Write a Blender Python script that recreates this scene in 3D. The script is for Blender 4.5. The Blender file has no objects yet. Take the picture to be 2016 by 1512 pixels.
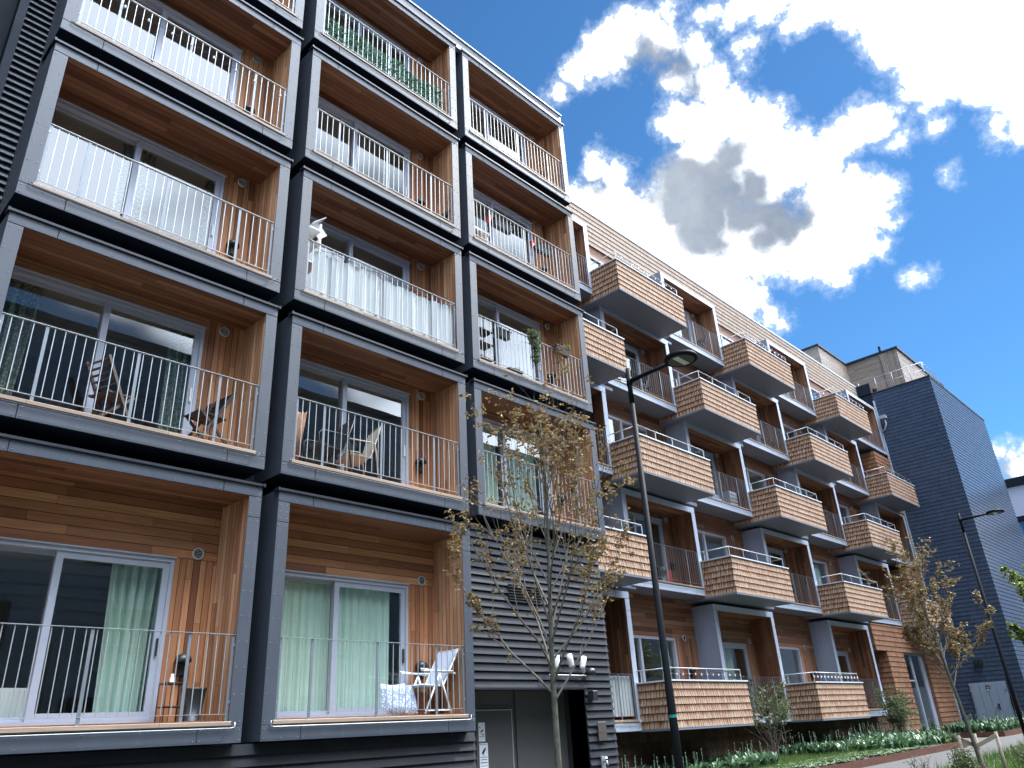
import bpy, math, random
from mathutils import Vector, Matrix
R = math.radians
rnd = random.Random(7)
S = bpy.context.scene
COL = S.collection

# ------------------------------------------------------------------ mesh builder
class MB:
    def __init__(s): s.v=[]; s.f=[]; s.m=[]; s.sm=[]; s.cur=0; s.smooth=False
    def face(s,pts):
        i=len(s.v); s.v+= [tuple(p) for p in pts]; s.f.append(tuple(range(i,i+len(pts)))); s.m.append(s.cur); s.sm.append(s.smooth)
    def _add(s,vs,fs):
        i=len(s.v); s.v+=[tuple(p) for p in vs]
        for f in fs: s.f.append(tuple(i+k for k in f)); s.m.append(s.cur); s.sm.append(s.smooth)
    def box(s,x0,y0,z0,x1,y1,z1):
        s._add([(x0,y0,z0),(x1,y0,z0),(x1,y1,z0),(x0,y1,z0),(x0,y0,z1),(x1,y0,z1),(x1,y1,z1),(x0,y1,z1)],
               [(0,3,2,1),(4,5,6,7),(0,1,5,4),(1,2,6,5),(2,3,7,6),(3,0,4,7)])
    def cbox(s,x0,y0,z0,x1,y1,z1,b=.01):
        """box with its front vertical and horizontal edges chamfered (front = -y)"""
        s._add([(x0,y0+b,z0),(x0+b,y0,z0+b),(x1-b,y0,z0+b),(x1,y0+b,z0),(x0,y0+b,z1),(x0+b,y0,z1-b),(x1-b,y0,z1-b),(x1,y0+b,z1),
                (x0,y1,z0),(x1,y1,z0),(x0,y1,z1),(x1,y1,z1)],
               [(1,2,6,5),(0,1,5,4),(2,3,7,6),(0,3,2,1),(4,5,6,7),(0,4,10,8),(3,9,11,7),(4,7,11,10),(0,8,9,3),(8,10,11,9)])
    def bar(s,p0,p1,w,t,up=(0,0,1)):
        p0=Vector(p0);p1=Vector(p1);d=(p1-p0).normalized();u=Vector(up)
        a=d.cross(u)
        if a.length<1e-4: a=d.cross(Vector((1,0,0)))
        a.normalize(); b=a.cross(d).normalized(); a=a*w/2; b=b*t/2
        s._add([p0-a-b,p0+a-b,p0+a+b,p0-a+b,p1-a-b,p1+a-b,p1+a+b,p1-a+b],
               [(0,1,2,3),(4,7,6,5),(0,4,5,1),(1,5,6,2),(2,6,7,3),(3,7,4,0)])
    def tube(s,pts,rs,n=6,caps=True):
        pts=[Vector(p) for p in pts]
        if not hasattr(rs,'__len__'): rs=[rs]*len(pts)
        i=len(s.v); sm=s.smooth; s.smooth=True; ref=None
        for k,p in enumerate(pts):
            d=(pts[min(k+1,len(pts)-1)]-pts[max(k-1,0)]).normalized()
            if ref is None:
                ref=d.cross(Vector((.3,.9,.2)))
                if ref.length<.1: ref=d.cross(Vector((1,0,0)))
            a=(ref-d*ref.dot(d)).normalized(); ref=a; b=d.cross(a)
            for j in range(n):
                t=2*math.pi*j/n; s.v.append(tuple(p+(a*math.cos(t)+b*math.sin(t))*rs[k]))
        for k in range(len(pts)-1):
            for j in range(n):
                q=i+k*n; s.f.append((q+j,q+(j+1)%n,q+n+(j+1)%n,q+n+j)); s.m.append(s.cur); s.sm.append(True)
        if caps:
            s.f.append(tuple(i+n-1-j for j in range(n))); s.m.append(s.cur); s.sm.append(False)
            q=i+(len(pts)-1)*n; s.f.append(tuple(q+j for j in range(n))); s.m.append(s.cur); s.sm.append(False)
        s.smooth=sm
    def lathe(s,c,prof,n=16,axis='z',arc=2*math.pi):
        """prof: list of (r,h)"""
        c=Vector(c); i=len(s.v)
        for r,h in prof:
            for j in range(n):
                t=arc*j/n; a,b=r*math.cos(t),r*math.sin(t)
                s.v.append(tuple(c+(Vector((a,b,h)) if axis=='z' else Vector((a,h,b)) if axis=='y' else Vector((h,a,b)))))
        for k in range(len(prof)-1):
            for j in range(n):
                q=i+k*n; s.f.append((q+j,q+(j+1)%n,q+n+(j+1)%n,q+n+j)); s.m.append(s.cur); s.sm.append(True)
        for q in (i,i+(len(prof)-1)*n):
            s.f.append(tuple(q+j for j in range(n))); s.m.append(s.cur); s.sm.append(False)
    def grid_wall(s,x0,x1,z0,z1,y,holes):
        xs=sorted({x0,x1,*[h[0] for h in holes],*[h[1] for h in holes]}); zs=sorted({z0,z1,*[h[2] for h in holes],*[h[3] for h in holes]})
        xs=[x for x in xs if x0<=x<=x1]; zs=[z for z in zs if z0<=z<=z1]
        for a,b in zip(xs,xs[1:]):
            for c,d in zip(zs,zs[1:]):
                mx,mz=(a+b)/2,(c+d)/2
                if any(h[0]<mx<h[1] and h[2]<mz<h[3] for h in holes): continue
                s.face([(a,y,c),(b,y,c),(b,y,d),(a,y,d)])
    def courses(s,path,z0,z1,h,o0,o1,gapcap=True):
        """lapped courses along a plan path; outward is to the right of travel"""
        P=[Vector((p[0],p[1],0)) for p in path]; ns=[]
        for a,b in zip(P,P[1:]):
            d=(b-a).normalized(); ns.append(Vector((d.y,-d.x,0)))
        vn=[ns[0]]+[ns[k]+ns[k+1] for k in range(len(ns)-1)]+[ns[-1]]
        z=z0
        while z<z1-1e-4:
            t=min(z+h,z1); k1=o0+(o1-o0)*(1-(t-z)/h) if t<z+h else o0
            lo=[p+n*o1+Vector((0,0,z)) for p,n in zip(P,vn)]; hi=[p+n*k1+Vector((0,0,t)) for p,n in zip(P,vn)]
            bk=[p+Vector((0,0,z)) for p in P]
            for k in range(len(P)-1):
                s.face([lo[k],lo[k+1],hi[k+1],hi[k]]); s.face([bk[k],bk[k+1],lo[k+1],lo[k]])
            if gapcap:
                s.face([bk[0],lo[0],hi[0]]); s.face([bk[-1],hi[-1],lo[-1]])
            z=t
    def xform(s,M,i0=0):
        for i in range(i0,len(s.v)): s.v[i]=tuple(M@Vector(s.v[i]))
    def mesh(s,name,mats):
        me=bpy.data.meshes.new(name); me.from_pydata(s.v,[],s.f)
        for m in (mats if isinstance(mats,(list,tuple)) else [mats]): me.materials.append(m)
        me.polygons.foreach_set('material_index',s.m); me.polygons.foreach_set('use_smooth',s.sm); me.update()
        return me
def wpos(o):
    p=Vector(o.location)
    while o.parent: o=o.parent; p=p+Vector(o.location)
    return p
def put(name,mb,mats,parent=None,loc=None,local=False):
    """link a mesh; its vertices are given in world space unless loc (object origin, vertices local to it) is given"""
    o=bpy.data.objects.new(name,mb.mesh(name,mats) if isinstance(mb,MB) else mb); COL.objects.link(o)
    l=Vector(loc) if loc is not None else Vector((0,0,0))
    if parent:
        o.parent=parent
        l=l if local else l-wpos(parent)
    o.location=l
    return o
def tag(o,label,cat,group=None,kind=None):
    o['label']=label; o['category']=cat
    if group: o['group']=group
    if kind: o['kind']=kind
    return o
def thing(name,loc,label,cat,group=None,rz=0):
    o=bpy.data.objects.new(name,None); COL.objects.link(o); o.location=loc; o.rotation_euler=(0,0,rz); o.empty_display_size=.2
    return tag(o,label,cat,group)
def struct(name,mb,mats):
    o=put(name,mb,mats); o['kind']='structure'; return o
def copy_tree(o,parent=None):
    c=o.copy(); COL.objects.link(c); c.parent=parent
    for ch in list(o.children): copy_tree(ch,c)
    return c

# ------------------------------------------------------------------ materials
class NT:
    def __init__(s,m): s.t=m.node_tree; s.n=s.t.nodes; s.l=s.t.links
    def node(s,ty,props=None,**ins):
        o=s.n.new(ty)
        for k,v in (props or {}).items(): setattr(o,k,v)
        for k,v in ins.items():
            k2=int(k[1:]) if k[0]=='i' and k[1:].isdigit() else k.replace('_',' ')
            s.set(o.inputs[k2],v)
        return o
    def set(s,sock,v):
        if isinstance(v,bpy.types.NodeSocket): s.l.new(v,sock)
        elif isinstance(v,bpy.types.Node): s.l.new(v.outputs[0],sock)
        else: sock.default_value=v
    def math(s,op,a,b=None,c=None,clamp=False):
        o=s.node('ShaderNodeMath',{'operation':op,'use_clamp':clamp}); s.set(o.inputs[0],a)
        if b is not None: s.set(o.inputs[1],b)
        if c is not None: s.set(o.inputs[2],c)
        return o.outputs[0]
    def mix(s,fac,a,b,bt='MIX'):
        o=s.node('ShaderNodeMix',{'data_type':'RGBA','blend_type':bt}); s.set(o.inputs[0],fac); s.set(o.inputs[6],a); s.set(o.inputs[7],b); return o.outputs[2]
    def ramp(s,fac,stops,interp='LINEAR'):
        o=s.node('ShaderNodeValToRGB'); cr=o.color_ramp; cr.interpolation=interp
        while len(cr.elements)<len(stops): cr.elements.new(.5)
        for e,(p,c) in zip(cr.elements,stops): e.position=p; e.color=(*c,1) if len(c)==3 else c
        s.set(o.inputs[0],fac); return o.outputs[0]
def newmat(name):
    m=bpy.data.materials.new(name); m.use_nodes=True; t=NT(m); b=m.node_tree.nodes['Principled BSDF']; return m,t,b
def c4(c): return (*c,1)
def simple(name,col,rough=.5,metal=0,var=.12,scale=3.,bump=0,spec=.5,streak=False,col2=None,weather=0):
    m,t,b=newmat(name)
    co=t.node('ShaderNodeTexCoord').outputs['Object']
    if streak: co=t.node('ShaderNodeMapping',Vector=co,Scale=(6,6,.5)).outputs[0]
    nz=t.node('ShaderNodeTexNoise',Vector=co,Scale=scale,Detail=5,Roughness=.65)
    f=t.math('MULTIPLY_ADD',nz.outputs[0],2*var,1-var)
    base=c4(col)
    if col2: base=t.mix(t.math('MULTIPLY_ADD',t.node('ShaderNodeTexNoise',Vector=co,Scale=scale*2.3,Detail=4).outputs[0],3,-1,clamp=True),c4(col),c4(col2))
    if weather:
        wz=t.node('ShaderNodeTexNoise',Vector=t.node('ShaderNodeMapping',Vector=co,Scale=(9,9,.7)).outputs[0],Scale=1.,Detail=6,Roughness=.7)
        f=t.math('MULTIPLY',f,t.math('MULTIPLY_ADD',wz.outputs[0],2*weather,1-weather))
    t.set(b.inputs['Base Color'],t.mix(1.0,base,f,'MULTIPLY'))
    b.inputs['Metallic'].default_value=metal; b.inputs['Specular IOR Level'].default_value=spec
    t.set(b.inputs['Roughness'],t.math('MULTIPLY_ADD',nz.outputs[0],.2,rough-.1))
    if bump:
        n2=t.node('ShaderNodeTexNoise',Vector=co,Scale=scale*12,Detail=4)
        bp=t.node('ShaderNodeBump',Strength=bump,Distance=.01,Height=n2.outputs[0]); t.set(b.inputs['Normal'],bp.outputs[0])
    return m
def planks(name,across,along,w,tones,rough=.55,seglen=2.1,spec=.3):
    m,t,b=newmat(name)
    sep=t.node('ShaderNodeSeparateXYZ',Vector=t.node('ShaderNodeTexCoord').outputs['Object'])
    def ax(k):
        if k=='xy': return t.math('ADD',sep.outputs[0],sep.outputs[1])
        return sep.outputs['xyz'.index(k)]
    orr=t.math('MULTIPLY',t.node('ShaderNodeObjectInfo').outputs['Random'],517.)
    a=t.math('DIVIDE',ax(across),w); idx=t.math('FLOOR',a); fr=t.math('FRACT',a)
    seed=t.math('ADD',idx,t.math('FLOOR',orr))
    r1=t.node('ShaderNodeTexWhiteNoise',{'noise_dimensions':'1D'},W=seed).outputs['Value']
    al=t.math('DIVIDE',t.math('MULTIPLY_ADD',r1,9.,ax(along)),seglen); seg=t.math('FLOOR',al); sfr=t.math('FRACT',al)
    vec=t.node('ShaderNodeCombineXYZ',X=seed,Y=seg).outputs[0]
    r2=t.node('ShaderNodeTexWhiteNoise',{'noise_dimensions':'2D'},Vector=vec).outputs['Value']
    base=t.ramp(r2,[(i/(len(tones)-1),c) for i,c in enumerate(tones)])
    gv=t.node('ShaderNodeCombineXYZ',X=t.math('MULTIPLY',ax(across),38.),Y=t.math('MULTIPLY_ADD',seg,13.,t.math('MULTIPLY',ax(along),1.6)),Z=t.math('MULTIPLY',seed,3.7)).outputs[0]
    g=t.node('ShaderNodeTexNoise',Vector=gv,Scale=1.,Detail=6,Roughness=.7,Distortion=.6).outputs[0]
    base=t.mix(1.,base,t.math('MULTIPLY_ADD',g,1.5,.25),'MULTIPLY')
    gap=t.math('GREATER_THAN',t.math('ABSOLUTE',t.math('SUBTRACT',fr,.5)),.5-.0045/w)
    gap2=t.math('GREATER_THAN',t.math('ABSOLUTE',t.math('SUBTRACT',sfr,.5)),.5-.002/seglen)
    gp=t.math('MAXIMUM',gap,gap2)
    t.set(b.inputs['Base Color'],t.mix(gp,base,(.025,.014,.009,1)))
    b.inputs['Roughness'].default_value=rough; b.inputs['Specular IOR Level'].default_value=spec
    bp=t.node('ShaderNodeBump',Strength=.5,Distance=.006,Height=t.math('MULTIPLY_ADD',g,.25,t.math('SUBTRACT',1.,gp)))
    t.set(b.inputs['Normal'],bp.outputs[0])
    return m
def shingles(name,h,w,tones,streak,sfac=.8,rough=.75,z0=0.,bump=.6,spec=.2,gapw=.004):
    """split-face shingle colours: one tone per shingle, rusty streaks hanging from the lap above"""
    m,t,b=newmat(name)
    sep=t.node('ShaderNodeSeparateXYZ',Vector=t.node('ShaderNodeTexCoord').outputs['Object'])
    lat=t.math('ADD',sep.outputs[0],sep.outputs[1])
    orr=t.math('FLOOR',t.math('MULTIPLY',t.node('ShaderNodeObjectInfo').outputs['Random'],517.))
    zc=t.math('DIVIDE',t.math('SUBTRACT',sep.outputs[2],z0-.002),h); cid=t.math('ADD',t.math('FLOOR',zc),orr); zf=t.math('FRACT',zc)
    ro=t.node('ShaderNodeTexWhiteNoise',{'noise_dimensions':'1D'},W=cid).outputs['Value']
    # uneven widths: warp the running coordinate
    wv=t.node('ShaderNodeTexNoise',{'noise_dimensions':'2D'},Vector=t.node('ShaderNodeCombineXYZ',X=t.math('DIVIDE',lat,w*2.5),Y=cid).outputs[0],Scale=1.,Detail=0.).outputs[0]
    lx=t.math('ADD',t.math('ADD',t.math('DIVIDE',lat,w),t.math('MULTIPLY',ro,11.)),t.math('MULTIPLY',wv,1.3))
    sid=t.math('FLOOR',lx); sf=t.math('FRACT',lx)
    r2=t.node('ShaderNodeTexWhiteNoise',{'noise_dimensions':'2D'},Vector=t.node('ShaderNodeCombineXYZ',X=sid,Y=cid).outputs[0]).outputs['Value']
    base=t.ramp(r2,[(i/(len(tones)-1),c) for i,c in enumerate(tones)])
    gv=t.node('ShaderNodeCombineXYZ',X=t.math('MULTIPLY',lat,60.),Y=t.math('MULTIPLY',sep.outputs[2],5.),Z=t.math('MULTIPLY',cid,7.3)).outputs[0]
    g=t.node('ShaderNodeTexNoise',Vector=gv,Scale=1.,Detail=5,Roughness=.7).outputs[0]
    base=t.mix(1.,base,t.math('MULTIPLY_ADD',g,.8,.6),'MULTIPLY')
    # streaks
    sv=t.node('ShaderNodeCombineXYZ',X=t.math('MULTIPLY',lat,28.),Y=t.math('MULTIPLY',cid,5.1)).outputs[0]
    sn=t.node('ShaderNodeTexNoise',{'noise_dimensions':'2D'},Vector=sv,Scale=1.,Detail=4,Roughness=.6).outputs[0]
    st=t.math('MULTIPLY_ADD',t.math('SUBTRACT',t.math('ADD',zf,t.math('MULTIPLY_ADD',sn,2.4,-1.2)),.45),2.0,.14,clamp=True)
    base=t.mix(t.math('MULTIPLY',st,sfac),base,c4(streak))
    gap=t.math('GREATER_THAN',t.math('ABSOLUTE',t.math('SUBTRACT',sf,.5)),.5-gapw/w)
    t.set(b.inputs['Base Color'],t.mix(gap,base,(.03,.02,.014,1)))
    b.inputs['Roughness'].default_value=rough; b.inputs['Specular IOR Level'].default_value=spec
    hh=t.math('ADD',t.math('MULTIPLY',r2,.7),t.math('MULTIPLY_ADD',g,.35,t.math('SUBTRACT',0.,gap)))
    t.set(b.inputs['Normal'],t.node('ShaderNodeBump',Strength=bump,Distance=.008,Height=hh).outputs[0])
    return m
def glassmat(name,tint=(.92,.98,.955),lo=.085,gain=1.8):
    m,t,b=newmat(name); t.n.remove(b); out=t.n['Material Output']
    bf=t.node('ShaderNodeNewGeometry').outputs['Backfacing']; fr=t.node('ShaderNodeFresnel',IOR=t.math('MULTIPLY_ADD',bf,1/1.5-1.5,1.5)); f=t.math('MULTIPLY_ADD',fr.outputs[0],gain,lo,clamp=True)
    nz=t.node('ShaderNodeTexNoise',Vector=t.node('ShaderNodeTexCoord').outputs['Object'],Scale=.9,Detail=1.)
    bp=t.node('ShaderNodeBump',Strength=.025,Distance=.05,Height=nz.outputs[0])
    gl=t.node('ShaderNodeBsdfGlossy',Color=(.93,.97,1,1),Roughness=.004,Normal=bp.outputs[0]); tr=t.node('ShaderNodeBsdfTransparent',Color=c4(tint))
    mx=t.node('ShaderNodeMixShader'); t.set(mx.inputs[0],f); t.set(mx.inputs[1],tr.outputs[0]); t.set(mx.inputs[2],gl.outputs[0])
    t.l.new(mx.outputs[0],out.inputs[0]); return m
def leafmat(name,cols,trans=.35,rough=.5,spec=.35):
    m,t,b=newmat(name)
    g=t.node('ShaderNodeNewGeometry').outputs['Random Per Island']
    base=t.ramp(g,[(i/max(1,len(cols)-1),c) for i,c in enumerate(cols)])
    t.set(b.inputs['Base Color'],base); b.inputs['Roughness'].default_value=rough; b.inputs['Specular IOR Level'].default_value=spec
    out=t.n['Material Output']; tl=t.node('ShaderNodeBsdfTranslucent'); t.set(tl.inputs[0],base)
    mx=t.node('ShaderNodeMixShader'); mx.inputs[0].default_value=trans; t.l.new(b.outputs[0],mx.inputs[1]); t.l.new(tl.outputs[0],mx.inputs[2]); t.l.new(mx.outputs[0],out.inputs[0])
    return m
CED=[(0.156,0.06,0.03),(0.432,0.192,0.0864),(0.288,0.114,0.0528),(0.552,0.282,0.1344),(0.216,0.084,0.0408),(0.48,0.222,0.1008),(0.348,0.15,0.0696)]
CEDP=[(.21,.09,.045),(.46,.255,.14),(.33,.165,.088),(.54,.33,.195),(.27,.125,.066)]
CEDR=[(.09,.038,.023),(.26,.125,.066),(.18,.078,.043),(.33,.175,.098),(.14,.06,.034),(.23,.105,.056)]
CEDC=[(.10,.042,.026),(.23,.105,.058),(.16,.068,.04),(.29,.145,.085),(.13,.054,.032),(.25,.118,.066)]  # ceiling boards: shade put into darker cedar tones
M={}
M['panel']=simple('dark_facade_panel',(.049,.059,.077),.5,var=.12,scale=1.5,spec=.5,weather=.28)
M['lpanel']=simple('grey_metal_panel',(.40,.45,.53),.45,metal=.1,var=.08,scale=1.2,weather=.2)
M['black']=simple('black_gap',(.008,.009,.012),.8)
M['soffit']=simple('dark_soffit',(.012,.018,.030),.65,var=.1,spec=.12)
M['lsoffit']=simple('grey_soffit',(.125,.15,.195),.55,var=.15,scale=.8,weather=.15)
M['rivet']=simple('rivet',(.16,.17,.19),.4,metal=.5)
M['flash']=simple('dark_flashing',(.03,.032,.04),.4,metal=.4)
M['ch']=planks('shaded_cedar_ceiling','y','x',.115,CEDC)
M['chz']=planks('cedar_horizontal','z','x',.125,CED)
M['cv']=planks('cedar_vertical','xy','z',.095,CED)
M['cvp']=planks('cedar_vertical_pale','xy','z',.095,CEDP)
M['chzp']=planks('cedar_horizontal_pale','z','xy',.12,[(.20,.155,.125),(.28,.225,.185),(.24,.19,.155),(.32,.26,.215)])
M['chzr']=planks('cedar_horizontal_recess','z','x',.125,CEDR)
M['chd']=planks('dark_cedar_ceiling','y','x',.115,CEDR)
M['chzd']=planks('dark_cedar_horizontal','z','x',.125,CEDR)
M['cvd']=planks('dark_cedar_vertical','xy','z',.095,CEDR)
M['cvg']=planks('cedar_vertical_grey','xy','z',.11,[(.21,.16,.13),(.30,.235,.195),(.25,.2,.165)])
M['side_shade']=simple('shaded_side_panel',(.19,.225,.295),.5,var=.1,scale=1.2,weather=.2)  # darker copy of the grey panel, shade of the box sides put into its colour
M['coping']=simple('coping_metal',(.58,.63,.70),.4,metal=.1,var=.06)
M['deck']=planks('deck_boards','y','x',.12,CEDP)
M['sill']=planks('sill_wood','z','x',.2,[(.24,.175,.135),(.31,.235,.18),(.27,.2,.15)],seglen=1.7)
M['alu']=simple('window_frame_metal',(.36,.39,.46),.4,metal=.2,var=.04)
M['galv']=simple('galvanised_steel',(.40,.44,.455),.42,metal=.55,var=.1,scale=8)
M['drail']=simple('grey_railing_steel',(.19,.215,.24),.45,metal=.4,var=.1,scale=8)
M['glass']=glassmat('window_glass')
M['room']=simple('room_plaster',(.30,.285,.26),.9,var=.05)
M['white']=simple('white_paint',(.75,.75,.74),.45,var=.05)
M['vent']=simple('vent_grey',(.42,.42,.43),.4,metal=.3)
M['lampblk']=simple('black_lamp_metal',(.02,.021,.024),.4)
M['shing']=shingles('cedar_shingles',.1735,.10,[(.30,.20,.14),(.385,.27,.19),(.34,.235,.162),(.43,.315,.23),(.36,.25,.175)],(.19,.072,.03),sfac=.95,gapw=.0075)
M['shingw']=shingles('cedar_shingles_wall',.2,.13,[(0.225,0.1762,0.1425),(0.285,0.225,0.18),(0.255,0.1988,0.1575),(0.315,0.255,0.21)],(.24,.14,.09),sfac=.35,z0=.15)
M['shingr']=shingles('cedar_shingles_rust',.2,.13,[(.17,.085,.05),(.26,.135,.075),(.21,.105,.06),(.30,.165,.095)],(.12,.045,.022),sfac=.6,z0=.15)
M['shingd']=shingles('cedar_shingles_dark',.26,.16,[(.055,.03,.02),(.10,.055,.035),(.075,.04,.025)],(.04,.018,.01),sfac=.5,z0=.17)
M['tile']=shingles('dark_clay_tiles',.135,.34,[(0.021,0.023,0.027),(0.029,0.031,0.036),(0.024,0.0265,0.0315),(0.032,0.034,0.039)],(0.02,0.022,0.026),sfac=.3,rough=.5,bump=.25,spec=.25,gapw=.003)
M['slate']=shingles('slate_courses',.19,.5,[(0.0432,0.0621,0.0999),(0.0567,0.07695,0.1188),(0.0486,0.06885,0.1094)],(0.0432,0.0621,0.0999),sfac=.2,z0=.11,rough=.26,bump=.10,spec=.14,gapw=.005)
M['conc']=simple('plinth_concrete',(.22,.235,.24),.8,var=.2,scale=2,bump=.2)
M['corten']=simple('corten_steel',(.14,.055,.03),.75,var=.35,scale=4,bump=.2,col2=(.08,.03,.02))
M['pave']=simple('pavement_concrete',(.066,.066,.067),.85,var=.12,scale=1.2,bump=.25)
M['soil']=simple('soil',(.05,.038,.026),.95,var=.4,scale=6,bump=.8)
M['lawn']=simple('lawn_ground',(.05,.075,.025),.95,var=.4,scale=5,bump=.8)
M['asph']=simple('asphalt',(.055,.056,.06),.9,var=.15,scale=8,bump=.4)
M['doorg']=simple('door_metal_dark',(.075,.074,.07),.5,var=.08)
M['doorl']=simple('door_metal_grey',(.25,.30,.38),.5,var=.06)
M['pole']=simple('black_pole_paint',(.011,.012,.015),.62,var=.15,spec=.08)
M['lens']=simple('lamp_diffuser',(.62,.64,.58),.3,var=.08)
M['bark']=simple('smooth_bark',(.115,.112,.095),.85,var=.5,scale=9,bump=.5,col2=(.07,.078,.05),spec=.2)
M['twig']=simple('twig_bark',(.13,.11,.088),.75,var=.3,scale=9)
M['shingo']=shingles('slate_blue_shingles',.42,.6,[(.27,.33,.39),(.34,.40,.46),(.30,.36,.42)],(.25,.30,.36),sfac=.2)
M['leafb']=leafmat('young_brown_leaves',[(.16,.105,.045),(.23,.165,.07),(.20,.125,.05),(.28,.21,.10),(.14,.105,.042)])
M['leafg']=leafmat('fresh_green_leaves',[(.12,.17,.03),(.19,.24,.055),(.15,.2,.04)])
M['leafs']=leafmat('shrub_leaves',[(.07,.10,.045),(.11,.14,.06),(.09,.12,.045),(.14,.16,.075)])
M['tulip']=leafmat('broad_bulb_leaves',[(.045,.10,.04),(.075,.15,.065),(.10,.18,.10),(.06,.12,.05)],trans=.2,rough=.38,spec=.5)
M['grass']=leafmat('grass_blades',[(.05,.10,.018),(.09,.16,.03),(.07,.13,.025)],trans=.3)
M['lett']=leafmat('grey_green_rosettes',[(.13,.20,.10),(.20,.28,.16),(.16,.23,.12)],trans=.15)
M['dwood']=simple('dark_stained_wood',(.035,.018,.014),.5,var=.3,scale=10,streak=True)
M['bwood']=simple('weathered_stake_wood',(.27,.22,.165),.85,var=.3,scale=8,streak=True,bump=.3)
M['wmetal']=simple('white_tube_metal',(.72,.73,.74),.35,var=.04)
M['mesh']=simple('grey_mesh_fabric',(.42,.46,.54),.8,var=.08,scale=20)
M['wcloth']=simple('white_canvas',(.40,.425,.42),.75,var=.07,scale=6,bump=.4)
M['gcurt']=simple('pale_curtain_fabric',(.52,.66,.57),.9,var=.08,scale=5)
M['dkplastic']=simple('black_plastic',(.018,.019,.022),.45)
M['wicker']=simple('red_wicker',(.30,.12,.06),.8,var=.5,scale=30,bump=.6)
M['cream']=simple('beige_canvas',(.42,.36,.30),.85,var=.1,scale=8)
M['red']=simple('red_plastic',(.45,.03,.03),.4)
M['rope']=simple('black_cable',(.02,.02,.02),.6)
M['bulb']=simple('clear_bulb_glass',(.75,.77,.76),.12,var=.02,spec=.8)
M['teal']=simple('green_band',(.01,.22,.17),.5)
M['bamboo']=simple('bamboo_screen',(.32,.18,.10),.7,var=.35,scale=14,streak=True)
M['farw']=simple('pale_render',(.52,.56,.68),.8,var=.04)
M['bluef']=simple('blue_window_frame',(.05,.22,.5),.4)
M['gold']=simple('brass_letters',(.55,.42,.16),.35,metal=.8)
M['bronze']=simple('bronze_plate',(.10,.085,.08),.5,metal=.4)
M['signw']=simple('sign_white',(.74,.77,.80),.4,var=.03)
M['signb']=simple('sign_ink',(.012,.018,.05),.5)
M['signo']=simple('sign_orange',(.55,.27,.03),.5)
def patternmat(name,c1,c2,sc):
    m,t,b=newmat(name); co=t.node('ShaderNodeTexCoord').outputs['Object']
    v=t.node('ShaderNodeTexVoronoi',{'feature':'DISTANCE_TO_EDGE'},Vector=co,Scale=sc)
    t.set(b.inputs['Base Color'],t.mix(t.math('GREATER_THAN',v.outputs['Distance'],.12),c4(c1),c4(c2))); b.inputs['Roughness'].default_value=.85; return m
M['pcurt']=patternmat('patterned_curtain_fabric',(.11,.15,.12),(.26,.33,.28),16)
M['cush']=patternmat('blue_leaf_print',(.22,.28,.42),(.55,.60,.68),22)
M['cush'].name='blue_leaf_print_cotton'
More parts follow.
